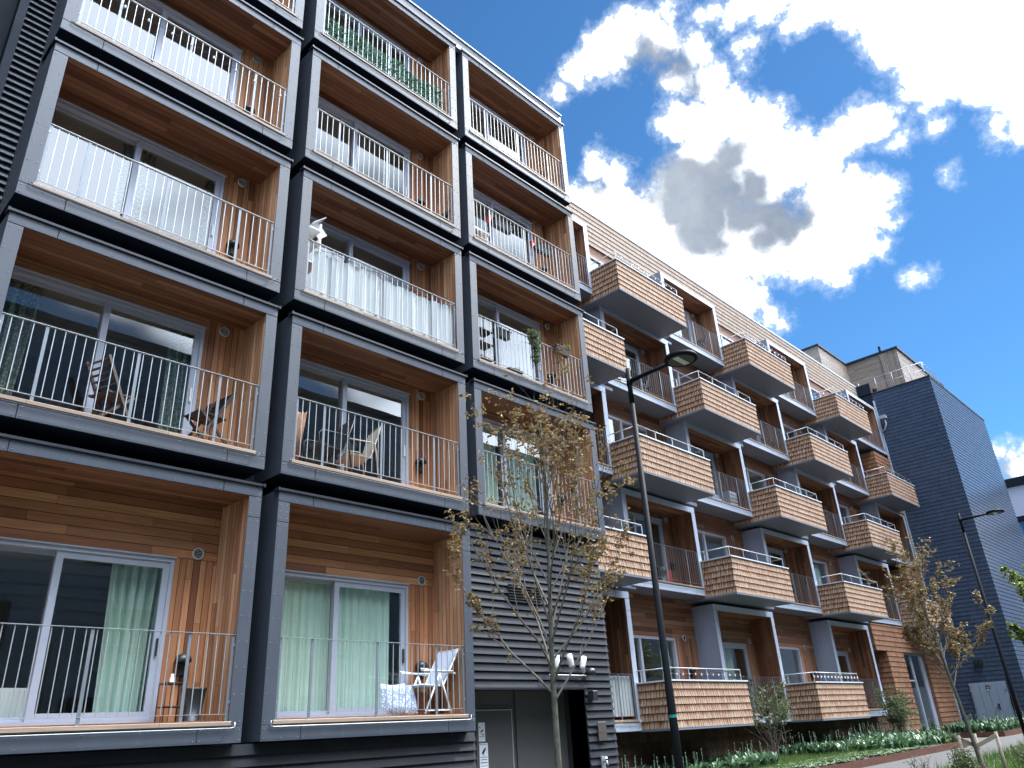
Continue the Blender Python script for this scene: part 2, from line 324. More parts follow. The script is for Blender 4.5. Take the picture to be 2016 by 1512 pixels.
# ------------------------------------------------------------------ loggias
def loggia(parent,loc,W,H,pm,D=.80,side=.19,top=.18,rail='galv',sill_wood=True,pale=False,seams=True,flash=True,tall=False,ddep=.75):
    """one cantilevered timber-lined balcony box: frame (part) and everything in it (sub-parts)"""
    mats=[M[pm],M['black'],M['rivet'],M['flash'],M['soffit'] if pm=='panel' else M['lsoffit'],M['panel'] if pm=='panel' else M['side_shade']]
    b=MB(); bot=.19
    zc=H-top
    # outer shell
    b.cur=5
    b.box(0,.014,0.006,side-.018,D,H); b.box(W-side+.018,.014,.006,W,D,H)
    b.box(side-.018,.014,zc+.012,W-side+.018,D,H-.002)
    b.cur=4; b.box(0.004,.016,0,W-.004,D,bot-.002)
    b.cur=1
    b.face([(0.003,.0125,0.003),(W-.003,.0125,0.003),(W-.003,.0125,bot),(0.003,.0125,bot)])
    b.face([(0.003,.0125,zc),(W-.003,.0125,zc),(W-.003,.0125,H-.004),(0.003,.0125,H-.004)])
    b.face([(0.003,.0125,bot),(side-.003,.0125,bot),(side-.003,.0125,zc),(0.003,.0125,zc)])
    b.face([(W-side+.003,.0125,bot),(W-.003,.0125,bot),(W-.003,.0125,zc),(W-side+.003,.0125,zc)])
    # face panels with open joints
    b.cur=0; g=.004; jx=.58
    P=[(0,side,bot+g,zc-g),(W-side,W,bot+g,zc-g)]
    if tall: P=[(0,side,bot+g,zc-.30-g),(0,side,zc-.30+g,zc-g),(W-side,W,bot+g,zc-.30-g),(W-side,W,zc-.30+g,zc-g)]
    for z0,z1 in ((0,bot-g),(zc+g,H)):
        P+=[(0,jx-g,z0,z1),(jx+g,W-jx-g,z0,z1),(W-jx+g,W,z0,z1)]
    for x0,x1,z0,z1 in P: b.cbox(x0,0,z0,x1,.0118,z1,.003)
    b.cur=2
    if seams:
        def riv(x,z): b.lathe((x,0,z),[(.0085,.002),(.0085,-.003),(.004,-.005)],6,'y')
        for x0,x1,z0,z1 in P:
            if x1-x0<.3:
                n=max(2,round((z1-z0)/.34))
                for k in range(n+1):
                    z=z0+.05+(z1-z0-.1)*k/n
                    riv(x0+.04,z); riv(x1-.045,z+.0)
            else:
                n=max(2,round((x1-x0)/.62))
                for k in range(n+1):
                    x=x0+.04+(x1-x0-.08)*k/n
                    riv(x,z0+.035); riv(x,z1-.035)
    if flash:
        b.cur=3; b.box(-.012,-.028,H+.001,W+.012,.05,H+.016); b.box(-.012,-.028,H-.02,W+.012,-.02,H+.001)
        for x in (-.03,W+.002): b.box(x,-.035,H-.028,x+.028,.10,H+.022)
        b.box(0,.05,H+.001,W,D,H+.008)
    root=put('balcony_box',b,mats,parent,loc); L=Vector((0,0,0))
    A=lambda n,mb,m: put(n,mb,m,root,L,True)
    xi0,xi1=side-.012,W-side+.012; zf=.27; dx1=W-.82; dtop=2.35
    # timber lining
    c=MB(); c.face([(xi0,.012,zc),(xi0,ddep+.05,zc),(xi1,ddep+.05,zc),(xi1,.012,zc)]); 
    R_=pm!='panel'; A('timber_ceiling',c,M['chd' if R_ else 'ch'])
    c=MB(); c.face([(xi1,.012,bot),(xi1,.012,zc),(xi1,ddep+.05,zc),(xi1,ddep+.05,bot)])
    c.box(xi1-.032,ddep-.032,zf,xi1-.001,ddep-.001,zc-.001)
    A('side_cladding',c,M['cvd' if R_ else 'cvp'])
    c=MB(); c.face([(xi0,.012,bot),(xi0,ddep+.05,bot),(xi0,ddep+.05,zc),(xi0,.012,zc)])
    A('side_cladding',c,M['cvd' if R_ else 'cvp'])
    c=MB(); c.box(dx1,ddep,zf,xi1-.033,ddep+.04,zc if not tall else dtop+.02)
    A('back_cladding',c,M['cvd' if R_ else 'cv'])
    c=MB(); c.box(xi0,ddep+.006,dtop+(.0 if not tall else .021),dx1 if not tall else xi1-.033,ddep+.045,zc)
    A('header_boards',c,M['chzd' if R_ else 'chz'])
    c=MB(); c.box(xi0,.075,bot,xi1,ddep+.05,zf); A('deck',c,M['deck'])
    c=MB(); c.cbox(side-.03,-.014,bot+.002,W-side+.03,.074,bot+.062,.006); A('sill_board',c,M['sill'])
    # drip wire under the sill
    c=MB(); c.tube([(side-.07,-.03,bot+.055),(side-.075,-.03,bot-.005),(side-.03,-.03,bot-.018),(W-side+.03,-.03,bot-.018),(W-side+.075,-.03,bot-.005),(W-side+.07,-.03,bot+.05)],.0065,5); A('drip_edge',c,M['galv'] if tall else M['flash'])
    # sliding door
    c=MB(); x0=.22; fy0,fy1=ddep-.035,ddep+.10; z0=zf+.015
    c.box(x0,fy0,dtop-.055,dx1-.001,fy1,dtop-.001); c.box(x0,fy0,z0,dx1-.001,fy1,z0+.05); c.box(x0,fy0,z0+.05,x0+.05,fy1,dtop-.055); c.box(dx1-.051,fy0,z0+.05,dx1-.001,fy1,dtop-.055)
    c.box(x0-.01,fy0-.03,dtop,dx1+.01,fy0+.02,dtop+.018)
    xm=W*.405
    # fixed leaf (behind) and sliding leaf (front)
    for (a,e,y,fw) in ((x0+.05,xm+.03,ddep+.05,.055),(xm-.03,dx1-.051,ddep-.012,.085)):
        zb,zt=z0+.05,dtop-.055
        c.box(a,y,zb,a+fw,y+.045,zt); c.box(e-fw,y,zb,e,y+.045,zt); c.box(a+fw,y,zb,e-fw,y+.045,zb+fw); c.box(a+fw,y,zt-fw,e-fw,y+.045,zt)
    fr=A('sliding_door',c,M['alu'])
    c=MB(); c.bar((dx1-.095,ddep-.03,1.08),(dx1-.095,ddep-.03,1.30),.025,.02,(0,1,0)); c.bar((dx1-.095,ddep-.012,1.12),(dx1-.095,ddep-.03,1.12),.02,.02)
    A('door_handle',c,M['lampblk'] if tall else M['white'])
    c=MB()
    c.face([(x0+.10,ddep+.07,z0+.10),(xm-.02,ddep+.07,z0+.10),(xm-.02,ddep+.07,dtop-.108),(x0+.10,ddep+.07,dtop-.108)])
    A('fixed_pane',c,M['glass'])
    c=MB(); c.face([(xm+.05,ddep+.012,z0+.13),(dx1-.132,ddep+.012,z0+.13),(dx1-.132,ddep+.012,dtop-.138),(xm+.05,ddep+.012,dtop-.138)])
    A('sliding_pane',c,M['glass'])
    # vent, lamp
    c=MB(); vx,vz=W-.50,2.46; 
    if not tall: vz=2.42
    c.lathe((vx,ddep,vz),[(.085,.0),(.085,-.022),(.066,-.026),(.062,-.008)],20,'y'); c.cur=1; c.lathe((vx,ddep,vz),[(.0635,-.0105),(.0,-.0105)],16,'y'); c.cur=0
    for k in range(5): c.bar((vx-.055+abs(k-2)*.008,ddep-.016,vz-.044+.022*k),(vx+.055-abs(k-2)*.008,ddep-.016,vz-.044+.022*k),.009,.003,(0,1,.7))
    A('air_vent',c,[M['vent'],M['black']])
    c=MB(); lx,lz=W-.56,1.02
    c.lathe((lx,ddep-.07,lz),[(.004,.10),(.05,.092),(.085,.068),(.105,.03),(.108,-.01),(.095,-.015)],16); c.box(lx-.045,ddep-.07,lz-.19,lx+.045,ddep-.001,lz+.03); c.box(lx-.03,ddep-.09,lz-.17,lx+.03,ddep-.07,lz-.02)
    A('wall_lamp',c,M['lampblk'])
    # railing
    c=MB(); zt=bot+1.11; zl=bot+.15; ry=.035
    c.box(side+.006,ry-.018,zt-.007,W-side-.006,ry+.018,zt); c.box(side+.012,ry-.01,zl-.006,W-side-.012,ry+.01,zl)
    posts=[side+.022,.71,1.84,W-.79,W-side-.022]
    c.cur=1
    for px in posts: c.box(px-.02,ry-.006,bot+.06,px+.02,ry+.006,zt-.008)
    c.cur=0
    n=int((W-2*side)/.118)
    for k in range(1,n):
        x=side+(W-2*side)*k/n
        if min(abs(x-p) for p in posts)<.035: continue
        c.box(x-.0048,ry-.0048,zl,x+.0048,ry+.0048,zt-.008)
    for px in (side-.004,W-side-.018):
        for z in (zt-.15,zl+.12): c.box(px,ry-.012,z,px+.022,ry+.02,z+.035)
    A('railing',c,[M[rail],M['drail']])
    # room behind the glass
    c=MB(); a,e,f,h=side+.02,W-side-.02,ddep+.11,ddep+3.6; zt=2.52
    c.face([(a,h,.28),(e,h,.28),(e,h,zt),(a,h,zt)]); c.face([(a,f,.28),(a,h,.28),(a,h,zt),(a,f,zt)]); c.face([(e,f,.28),(e,f,zt),(e,h,zt),(e,h,.28)])
    c.face([(a,f,.281),(e,f,.281),(e,h,.281),(a,h,.281)]); c.face([(a,f,zt),(a,h,zt),(e,h,zt),(e,f,zt)])
    c.face([(dx1,f,.28),(dx1,f,zt),(e,f,zt),(e,f,.28)]);
    A('room_interior',c,M['room'])
    return root

# ------------------------------------------------------------------ dark building on the left
XA,XB,XC,WL=-3.79,.26,4.28,3.785
ZL=[1.9,5.5,8.5,11.49,14.5]
dk=thing('apartment_building',(0,6,.2),'dark grey apartment block on the left, stacked with timber-lined balcony boxes','building')
l1=loggia(dk,(XA,0,ZL[0]),WL,3.36,'panel',tall=True)
l2=loggia(dk,(XA,0,ZL[1]),WL,2.725,'panel')
def cp(src,x,y,z):
    c=copy_tree(src,src.parent); c.location=Vector((x,y,z))-wpos(src.parent); return c
BOX={('A',1):l1,('A',2):l2}
BOX[('B',1)]=cp(l1,XB,0,ZL[0])
for k,x in (('A',XA),('B',XB),('C',XC)):
    for i in range(2,6):
        if (k,i)!=('A',2): BOX[(k,i)]=cp(l2,x,0,ZL[i-1])
# recessed wall between the boxes, body and roof
b=MB(); yb=.78
holes=[(x+.21,x+WL-.83,z+.28,z+2.36) for x in (XA,XB,XC) for z in ZL if not (x==XC and z==ZL[0])]
b.grid_wall(-3.80,8.0,5.3,17.25,yb+.018,holes); b.grid_wall(-3.80,4.05,1.85,5.3,yb+.018,holes)
put('recessed_wall',b,M['black'],dk)
b=MB(); b.face([(8.0,.85,5.3),(8.0,13,5.3),(8.0,13,17.3),(8.0,.85,17.3)]); b.face([(-9,13,0),(-9,13,17.3),(8,13,17.3),(8,13,0)]); b.face([(-9,.9,17.28),(8,.9,17.28),(8,13,17.28),(-9,13,17.28)]); b.face([(-9,1.6,0),(-9,1.6,17.3),(-9,13,17.3),(-9,13,0)])
put('outer_wall',b,M['panel'],dk)
b=MB(); b.box(-4.0,.10,17.26,8.06,.9,17.36); b.box(-4.0,.06,17.361,8.08,.92,17.60); b.cur=1; b.box(-4.02,.03,17.601,8.10,.95,17.64); b.box(3.98,.0,17.19,4.3,.12,17.26)
put('roof_parapet',b,[M['panel'],M['lpanel']],dk)
# clay tile base under the boxes
b=MB(); b.courses([(-6.5,.20),(4.19,.20)],.0,1.885,.135,.002,.042); b.box(-6.5,.203,0,4.18,.4,1.88)
put('tiled_base',b,M['tile'],dk)
b=MB(); y=.20; T=.135; hx0,hx1,hz=4.24,7.10,2.55
zs=0.0
b.courses([(hx1,y),(7.95,y)],0,2.565,T,.002,.042); b.courses([(4.06,y),(7.95,y)],2.565,5.34,T,.002,.042)
b.box(hx1,y+.003,0,7.94,y+.4,2.564); b.box(4.06,y+.003,2.566,7.94,y+.4,5.36)
put('tiled_wall',b,M['tile'],dk)
b=MB(); b.face([(7.94,.6,0),(7.94,13,0),(7.94,13,5.4),(7.94,.6,5.4)]); b.face([(4.0,.21,5.37),(8.0,.21,5.37),(8.0,.9,5.37),(4.0,.9,5.37)])
put('return_wall',b,M['soffit'],dk)
# recessed entrance
b=MB(); yr=.72
b.face([(hx1,y+.003,0),(hx1,yr,0),(hx1,yr,hz),(hx1,y+.003,hz)]); b.face([(4.2,y,0),(4.2,y,hz),(4.2,yr,hz),(4.2,yr,0)]); b.face([(4.2,y,hz),(hx1,y,hz),(hx1,yr,hz),(4.2,yr,hz)])
b.cur=1; b.box(4.19,y-.06,hz-.02,hx1+.03,y-.045,hz+.012); 
put('entrance_reveal',b,[M['black'],M['flash']],dk)
b=MB(); b.box(4.2,yr-.01,.2,5.62,yr+.05,hz-.001); b.box(5.72,yr-.005,.2,hx1,yr+.05,hz-.001); b.box(5.62,yr+.02,.2,5.72,yr+.05,hz-.001); b.box(4.2,yr-.03,2.27,5.6,yr-.011,2.30)
put('entrance_panel',b,M['doorg'],dk)
b=MB(); b.cbox(4.68,yr-.045,.3,5.56,yr-.011,2.22,.004); b.cur=1; b.box(4.665,yr-.05,2.222,5.575,yr-.012,2.24); b.box(5.562,yr-.05,.3,5.578,yr-.012,2.221)
dr=put('entrance_door',b,[M['doorg'],M['vent']],dk)
b=MB(); b.tube([(4.76,yr-.05,1.06),(4.76,yr-.11,1.06),(4.76,yr-.11,.98),(4.80,yr-.11,.96)],.011,6); b.lathe((4.76,yr-.046,.86),[(.022,0),(.022,-.02),(.0,-.024)],10,'y'); put('handle',b,M['galv'],dr)
# door stickers
def sign_sheet(name,x,y,z,w,h,lab,cat,cam_icon):
    r=put(name,(lambda q:(q.box(0,-.002,0,w,0,h),q)[1])(MB()),M['signw'],None,(x,y,z)); tag(r,lab,cat)
    q=MB()
    def ln(z,a,e,t=.008):
        k=a
        while k<e-.006:
            l=rnd.uniform(.008,.022); q.box(k,-.0035,z,min(k+l,e),-.0022,z+t); k+=l+.005
    if cam_icon:
        ln(h-.025,.015,w-.015,.008)
        i0=len(q.v); q.box(-.05,-.0035,-.022,.04,-.0022,.022); q.box(.046,-.0035,-.015,.062,-.0022,.015); q.box(-.065,-.0035,-.012,-.05,-.0022,.012); q.xform(Matrix.Translation((w*.52,0,h*.70))@Matrix.Rotation(R(-48),4,'Y'),i0)
        q.box(w*.46,-.0035,h*.50,w*.50,-.0022,h*.62); ln(h*.455,.02,w-.02,.010)
        ln(h*.36,.03,w-.03,.012); ln(h*.24,.02,w-.02,.016); ln(h*.13,.025,w-.025,.008)
    else:
        q.lathe((w*.2,-.0022,h*.74),[(.012,0),(.012,-.0015)],10,'y')
        i0=len(q.v); q.box(-.03,-.0035,-.012,.035,-.0022,.012); q.box(-.042,-.0035,-.02,-.03,-.0022,-.002); q.xform(Matrix.Translation((w*.5,0,h*.55))@Matrix.Rotation(R(-35),4,'Y'),i0); ln(h*.24,.015,w-.015,.01); ln(h*.33,w*.5,w-.02,.018)
    put('printed_marks',q,M['signb'],r,Vector((0,0,0)),True)
sign_sheet('camera_sign',4.745,yr-.046,1.30,.20,.41,'larger white camera-warning sticker on the grey entrance door, lower of the two','sign',True)
sign_sheet('door_sticker',4.735,yr-.046,1.735,.155,.30,'smaller white sticker on the grey entrance door, above the camera sign','sign',False)
# plaque
q=MB(); q.cbox(0,-.02,0,.25,0,.33,.004)
pq=put('name_plaque',q,M['bronze'],None,(7.34,.135,1.62)); tag(pq,'small bronze plaque with gold letters on the dark tiled wall by the entrance','plaque')
q=MB(); k=.035
q.box(.035,-.023,.155,.047,-.0205,.163); q.box(.035,-.023,.183,.047,-.0205,.191)
for i in range(7):
    x=.062+i*.022; q.box(x,-.023,.15,x+.006,-.0205,.195)
    if i%2==0: q.box(x,-.0235,.187,x+.016,-.0205,.196)
    if i%3==1: q.box(x+.006,-.0235,.15,x+.015,-.0205,.158); q.box(x+.006,-.0235,.17,x+.014,-.0205,.176)
put('letters',q,M['gold'],pq,Vector((0,0,0)),True)
# louvred opening in the tile wall
q=MB(); q.box(5.12,.165,4.02,6.0,.18,4.36)
for k in range(7): q.bar((5.12,.158,4.04+k*.05),(6.0,.158,4.04+k*.05),.04,.006,(0,.5,1))
put('louvre_grille',q,M['black'],dk)
# wall fittings
q=MB(); q.cbox(7.16,.02,2.33,7.30,.15,2.50,.006); q.box(7.14,.06,2.28,7.17,.12,2.34)
t_=put('card_reader',q,M['lampblk'],dk)
for nm,x,z,rz in (('a',6.22,3.02,.1),('b',6.62,3.05,-.25),('c',7.0,3.02,.35)):
    q=MB(); q.tube([(0,.0,-.02),(0,-.06,-.02),(0,-.07,0)],.018,6); q.lathe((0,-.08,.0),[(.030,.11),(.055,.10),(.06,.02),(.052,-.10),(.04,-.13),(.01,-.135)],12)
    q.xform(Matrix.Rotation(rz,4,'Y'))
    o=put('spot_lamp',q,M['white'],None,(x,.15,z)); tag(o,{'a':'white wall spot lamp above the entrance, half hidden behind the maple trunk','b':'white wall spot lamp above the entrance just right of the maple trunk, tilted left','c':'white wall spot lamp above the entrance, farthest right, tilted right'}[nm],'lamp','white spot lamps above the entrance')
q=MB(); q.tube([(6.05,.12,2.78),(7.12,.12,2.78)],.012,6); q.tube([(7.05,.10,3.0),(7.04,.10,2.82)],.012,6); q.box(7.02,.08,2.96,7.09,.14,3.05)
tag(put('conduit_pipe',q,M['white']),'thin white conduit running across the tiles above the entrance','pipe')
q=MB(); q.lathe((7.2,.06,2.85),[(.03,.06),(.085,.04),(.10,-.02),(.085,-.06),(.0,-.07)],12); q.box(7.17,.06,2.8,7.23,.15,2.9); tag(put('alarm_dome',q,M['lampblk']),'black dome fitting on the dark tiles at the right end of the white conduit','alarm')
q=MB(); q.tube([(7.42,.15,1.27),(7.42,.05,1.27),(7.42,.03,1.20)],.018,6); q.lathe((7.42,.07,1.33),[(.04,-.01),(.04,.012),(.01,.02)],8); q.box(7.37,.12,1.15,7.47,.15,1.36); tag(put('garden_tap',q,M['galv']),'metal tap low on the dark tiled wall right of the entrance','tap')
# recess left of column A: louvres, post, fins
q=MB(); q.box(-4.6,.93,1.9,-3.6,.96,17.2)
q.courses([(-4.15,.90),(-3.70,.90)],2.0,17.1,.125,.004,.06)
put('louvre_screen',q,M['panel'],dk)
q=MB(); q.box(-4.27,.55,0,-4.16,.97,17.3); q.box(-6.2,.9,0,-4.27,.98,17.3); q.box(-4.75,.3,0,-4.62,.9,17.3)
for k in range(6): q.box(-6.2,.6,2+k*3.0,-4.62,.9,2.25+k*3.0)
put('stair_recess',q,M['soffit'],dk)
# ------------------------------------------------------------------ long shingled building
sb=thing('shingled_apartment_building',(22,8,.7),'long apartment block with grey balcony boxes and projecting cedar-shingled balconies','building')
Y0=2.2; WR=3.79; YW=2.97
ZR=[1.74,5.27,8.28,11.2,14.16]
ODD=[7.95,15.97,24.08,32.55]; EVEN=[11.95,20.08,28.30]
LG={}
r2=None
for row in range(1,6):
    for k,x in enumerate(ODD if row%2 else EVEN):
        if row==1 and k==3: continue
        if row==1:
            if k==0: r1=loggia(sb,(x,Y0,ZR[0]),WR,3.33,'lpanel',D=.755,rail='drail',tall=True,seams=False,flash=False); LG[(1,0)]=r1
            else: LG[(1,k)]=cp(r1,x,Y0,ZR[0])
        elif r2 is None:
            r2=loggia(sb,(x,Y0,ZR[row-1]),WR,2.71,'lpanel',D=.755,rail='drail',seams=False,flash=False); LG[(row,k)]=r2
        else: LG[(row,k)]=cp(r2,x,Y0,ZR[row-1])
# shingled balconies
def shingled_balcony(parent,loc,W,H=1.04,yf=1.17):
    dpt=YW-yf
    b=MB(); h=H/6
    b.courses([(0.02,dpt),(0.02,.02),(W-.02,.02),(W-.02,dpt)],0,H,h,.004,.019)
    b.box(.021,.021,.03,W-.021,.08,H-.002); b.box(.021,.08,.03,.08,dpt,H-.002); b.box(W-.08,.08,.03,W-.021,dpt,H-.002)
    root=put('shingled_balcony',b,M['shing'],parent,loc); A=lambda n,mb,m: put(n,mb,m,root,Vector((0,0,0)),True)
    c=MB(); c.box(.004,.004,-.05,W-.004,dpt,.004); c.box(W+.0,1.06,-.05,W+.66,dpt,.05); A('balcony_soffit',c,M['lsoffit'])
    c=MB(); c.box(.08,.08,.03,W-.08,dpt,.06); A('balcony_floor',c,M['deck'])
    c=MB(); c.box(-.015,-.015,H,W+.015,.10,H+.035); c.box(-.015,.10,H,.10,dpt,H+.035); c.box(W-.10,.10,H,W+.015,1.02,H+.035); A('coping',c,M['coping'])
    c=MB(); zt=H+.035+.27; s=.05
    c.tube([(s,dpt-.01,zt),(s,s,zt),(W-s-.18,s,zt),(W-s-.18,.95,zt)],.013,6)
    for x,y in ((s,s),(s+(W-2*s-.18)/4,s),(s+(W-2*s-.18)/2,s),(s+(W-2*s-.18)*.75,s),(W-s-.18,s),(W-s-.18,.6),(s,.9)): c.box(x-.015,y-.005,H+.036,x+.015,y+.005,zt-.005)
    A('handrail',c,M['galv'])
    return root
BAL={}; sbal=None
for row,zb in ((1,1.76),(2,5.23),(3,8.13),(4,11.04),(5,13.92)):
    if row%2: gaps=[(ODD[i]+WR,ODD[i+1]) for i in range(3 if row>1 else 2)]
    else: gaps=[(7.96-.05,EVEN[0])]+[(EVEN[i]+WR,EVEN[i+1]) for i in range(2)]+[(EVEN[2]+WR,36.4)]
    for k,(a,e) in enumerate(gaps):
        x=a-.10
        if not row%2 and k==0: x=7.78
        # the balcony is notched in front of the neighbouring box: it starts ahead of the frame plane
        l=(x,1.17,zb)
        if sbal is None: sbal=shingled_balcony(sb,l,3.72); BAL[(row,k)]=sbal
        else: BAL[(row,k)]=cp(sbal,*l)
# main wall of the recesses, with openings behind the boxes and the recess windows
holes=[]; wins=[]
for (row,k),o in LG.items():
    p=wpos(o); holes.append((p.x+.21,p.x+WR-.83,p.z+.28,p.z+2.36))
for (row,k),o in BAL.items():
    p=wpos(o); a=p.x+.10
    fz=ZR[row-1]+.27; w=(a+.28,a+3.10,fz,ZR[row-1]+2.36)
    if row==1: w=(a+.7,a+3.08,fz,ZR[0]+2.38)
    if not row%2 and k==3: w=(a+.3,a+1.75,fz,ZR[row-1]+2.36)
    holes.append(w); wins.append((row,k,w,p))
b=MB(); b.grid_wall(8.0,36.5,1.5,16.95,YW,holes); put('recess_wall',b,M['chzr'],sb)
wproto={}
for row,k,w,p in wins:
    x0,x1,z0,z1=w; ww=round(x1-x0,3)
    if ww not in wproto:
        c=MB(); hh=z1-z0
        c.box(0,-.03,hh-.07,ww,.08,hh); c.box(0,-.03,0,ww,.08,.07); c.box(0,-.03,.07,.06,.08,hh-.07); c.box(ww-.07,-.03,.07,ww,.08,hh-.07)
        xm=ww*.50 if ww>1.6 else None
        if row==1: xm=ww*.27
        if xm: c.box(xm-.05,-.025,.07,xm+.05,.07,hh-.07)
        f=put('recess_window',c,M['alu'],sb,(x0,YW,z0))
        c=MB()
        for a,e in ([(.06,xm-.05),(xm+.05,ww-.07)] if xm else [(.06,ww-.07)]): c.face([(a,.03,.07),(e,.03,.07),(e,.03,hh-.07),(a,.03,hh-.07)])
        put('pane',c,M['glass'],f,Vector((0,0,0)),True)
        c=MB(); c.face([(-.2,3.4,0),(ww+.2,3.4,0),(ww+.2,3.4,hh+.1),(-.2,3.4,hh+.1)]); c.face([(-.2,.1,0),(-.2,3.4,0),(-.2,3.4,hh+.1),(-.2,.1,hh+.1)]); c.face([(ww+.2,.1,0),(ww+.2,.1,hh+.1),(ww+.2,3.4,hh+.1),(ww+.2,3.4,0)]); c.face([(-.2,.1,hh+.1),(-.2,3.4,hh+.1),(ww+.2,3.4,hh+.1),(ww+.2,.1,hh+.1)]); c.face([(-.2,.1,0),(ww+.2,.1,0),(ww+.2,3.4,0),(-.2,3.4,0)])
        put('room_interior',c,M['room'],f,Vector((0,0,0)),True)
        wproto[ww]=f
    else: cp(wproto[ww],x0,YW,z0)
    if not row%2 and k==3: continue
    # vertical boards, vent and lamp beside the window
    xr=p.x+.10+4.33 if True else 0
    nxt=x1+1.15
    c=MB(); c.box(x1+.002,YW-.02,z0-.2,nxt,YW-.001,z1+.02); vb=put('vertical_boards',c,M['cvd'],sb,(0,0,0))
    vx=x1+.5; vz=z1+.03
    c=MB(); c.lathe((vx,YW-.02,vz),[(.085,.0),(.085,-.022),(.066,-.026),(.062,-.008)],16,'y'); c.cur=1; c.lathe((vx,YW-.02,vz),[(.0635,-.0105),(0,-.0105)],16,'y'); put('air_vent',c,[M['vent'],M['black']],vb)
    lz=z0+.80+(.42 if row==1 else 0)
    c=MB(); c.lathe((vx+.1,YW-.09,lz),[(.004,.10),(.05,.092),(.085,.068),(.105,.03),(.108,-.01),(.095,-.015)],14); c.box(vx+.055,YW-.09,lz-.19,vx+.145,YW-.021,lz+.03); put('wall_lamp',c,M['lampblk'],vb)
# shingled strip under the eaves and roof edge
b=MB(); b.courses([(8.0,YW-.03),(36.5,YW-.03)],16.95,18.36,.2,.004,.022); b.cur=1; b.box(8.0,YW-.06,18.361,36.5,YW+.5,18.45); b.face([(8,YW+.5,18.40),(36.5,YW+.5,18.40),(36.5,15,18.40),(8,15,18.40)])
put('eaves_cladding',b,[M['shingw'],M['lpanel']],sb)
# shingled end wall beside the tower, flush with the boxes
b=MB()
for z0,z1,x0 in ((4.35,5.22,29.35),(8.02,8.2,34.35),(13.86,14.1,34.35)): pass
b.courses([(29.30,YW),(29.30,Y0),(31.15,Y0)],.75,4.15,.2,.004,.024); b.courses([(33.85,Y0),(36.42,Y0)],.75,4.15,.2,.004,.024); b.courses([(28.2,Y0+.0),(36.42,Y0)],4.15,5.2,.2,.004,.024)
b.box(29.31,Y0+.002,.75,31.15,Y0+.1,4.15); b.box(33.85,Y0+.002,.75,36.42,Y0+.1,4.15); b.box(28.2,Y0+.002,4.16,36.42,Y0+.1,5.19)
b.face([(28.2,Y0+.1,4.15),(36.4,Y0+.1,4.15),(36.4,YW,4.15),(28.2,YW,4.15)])
put('shingled_end_wall',b,M['shingr'],sb)
for z0,z1 in ((5.15,8.05),(10.95,13.95)):
    b=MB(); b.courses([(34.30,YW),(34.30,Y0),(36.42,Y0)],z0,z1,.2,.004,.024)
    b.box(34.31,Y0+.002,z0,36.42,Y0+.1,z1)
    put('shingled_pier',b,M['shingr'],sb)
b=MB(); b.box(36.42,Y0-.06,.9,36.5,Y0+.02,17.3); put('corner_trim',b,M['lpanel'],sb)
# glazed entrance
b=MB(); x0,x1,z0,z1=31.15,33.85,.95,4.15; y=Y0+.12
b.box(x0,y,z1-.07,x1,y+.08,z1); b.box(x0,y,z0,x1,y+.08,z0+.08); b.box(x0,y,z0+.08,x0+.07,y+.08,z1-.07); b.box(x1-.38,y,z0+.08,x1,y+.08,z1-.07); b.box(x0+1.15,y,z0+.08,x0+1.23,y+.08,z1-.07); b.box(x0+.07,y+.01,3.0,x0+1.15,y+.06,3.06)
gd=put('entrance_glazing',b,M['alu'],sb)
b=MB(); b.face([(x0+.07,y+.04,z0+.08),(x0+1.15,y+.04,z0+.08),(x0+1.15,y+.04,z1-.07),(x0+.07,y+.04,z1-.07)]); b.face([(x0+1.23,y+.04,z0+.08),(x1-.38,y+.04,z0+.08),(x1-.38,y+.04,z1-.07),(x0+1.23,y+.04,z1-.07)]); put('pane',b,M['glass'],gd)
b=MB(); b.face([(x0,y+3,z0),(x1,y+3,z0),(x1,y+3,z1),(x0,y+3,z1)]); b.face([(x0,y+.1,z0),(x0,y+3,z0),(x0,y+3,z1),(x0,y+.1,z1)]); b.face([(x1,y+.1,z0),(x1,y+.1,z1),(x1,y+3,z1),(x1,y+3,z0)]); b.face([(x0,y+.1,z1),(x0,y+3,z1),(x1,y+3,z1),(x1,y+.1,z1)]); b.face([(x0,y+.1,z0),(x1,y+.1,z0),(x1,y+3,z0),(x0,y+3,z0)]); put('lobby_interior',b,M['room'],gd)
# dark shingled base under the first floor, plinth
b=MB(); b.courses([(7.95,2.62),(29.3,2.62)],.95,1.77,.26,.003,.02); b.box(7.95,2.625,.5,29.3,2.9,1.77); put('shingled_base',b,M['shingd'],sb)
b=MB(); b.box(7.95,2.56,.2,29.3,2.70,.949); b.face([(8,2.6,1.772),(29.3,2.6,1.772),(29.3,YW,1.772),(8,YW,1.772)]); put('plinth',b,M['conc'],sb)
b=MB(); b.face([(8,15,0),(8,15,18.4),(36.5,15,18.4),(36.5,15,0)]); b.face([(36.52,2.2,0.5),(36.52,15,.5),(36.52,15,18.4),(36.52,2.2,18.4)]); b.face([(7.97,2.97,5),(7.97,2.97,18.4),(7.97,15,18.4),(7.97,15,5)])
put('outer_wall',b,M['soffit'],sb)
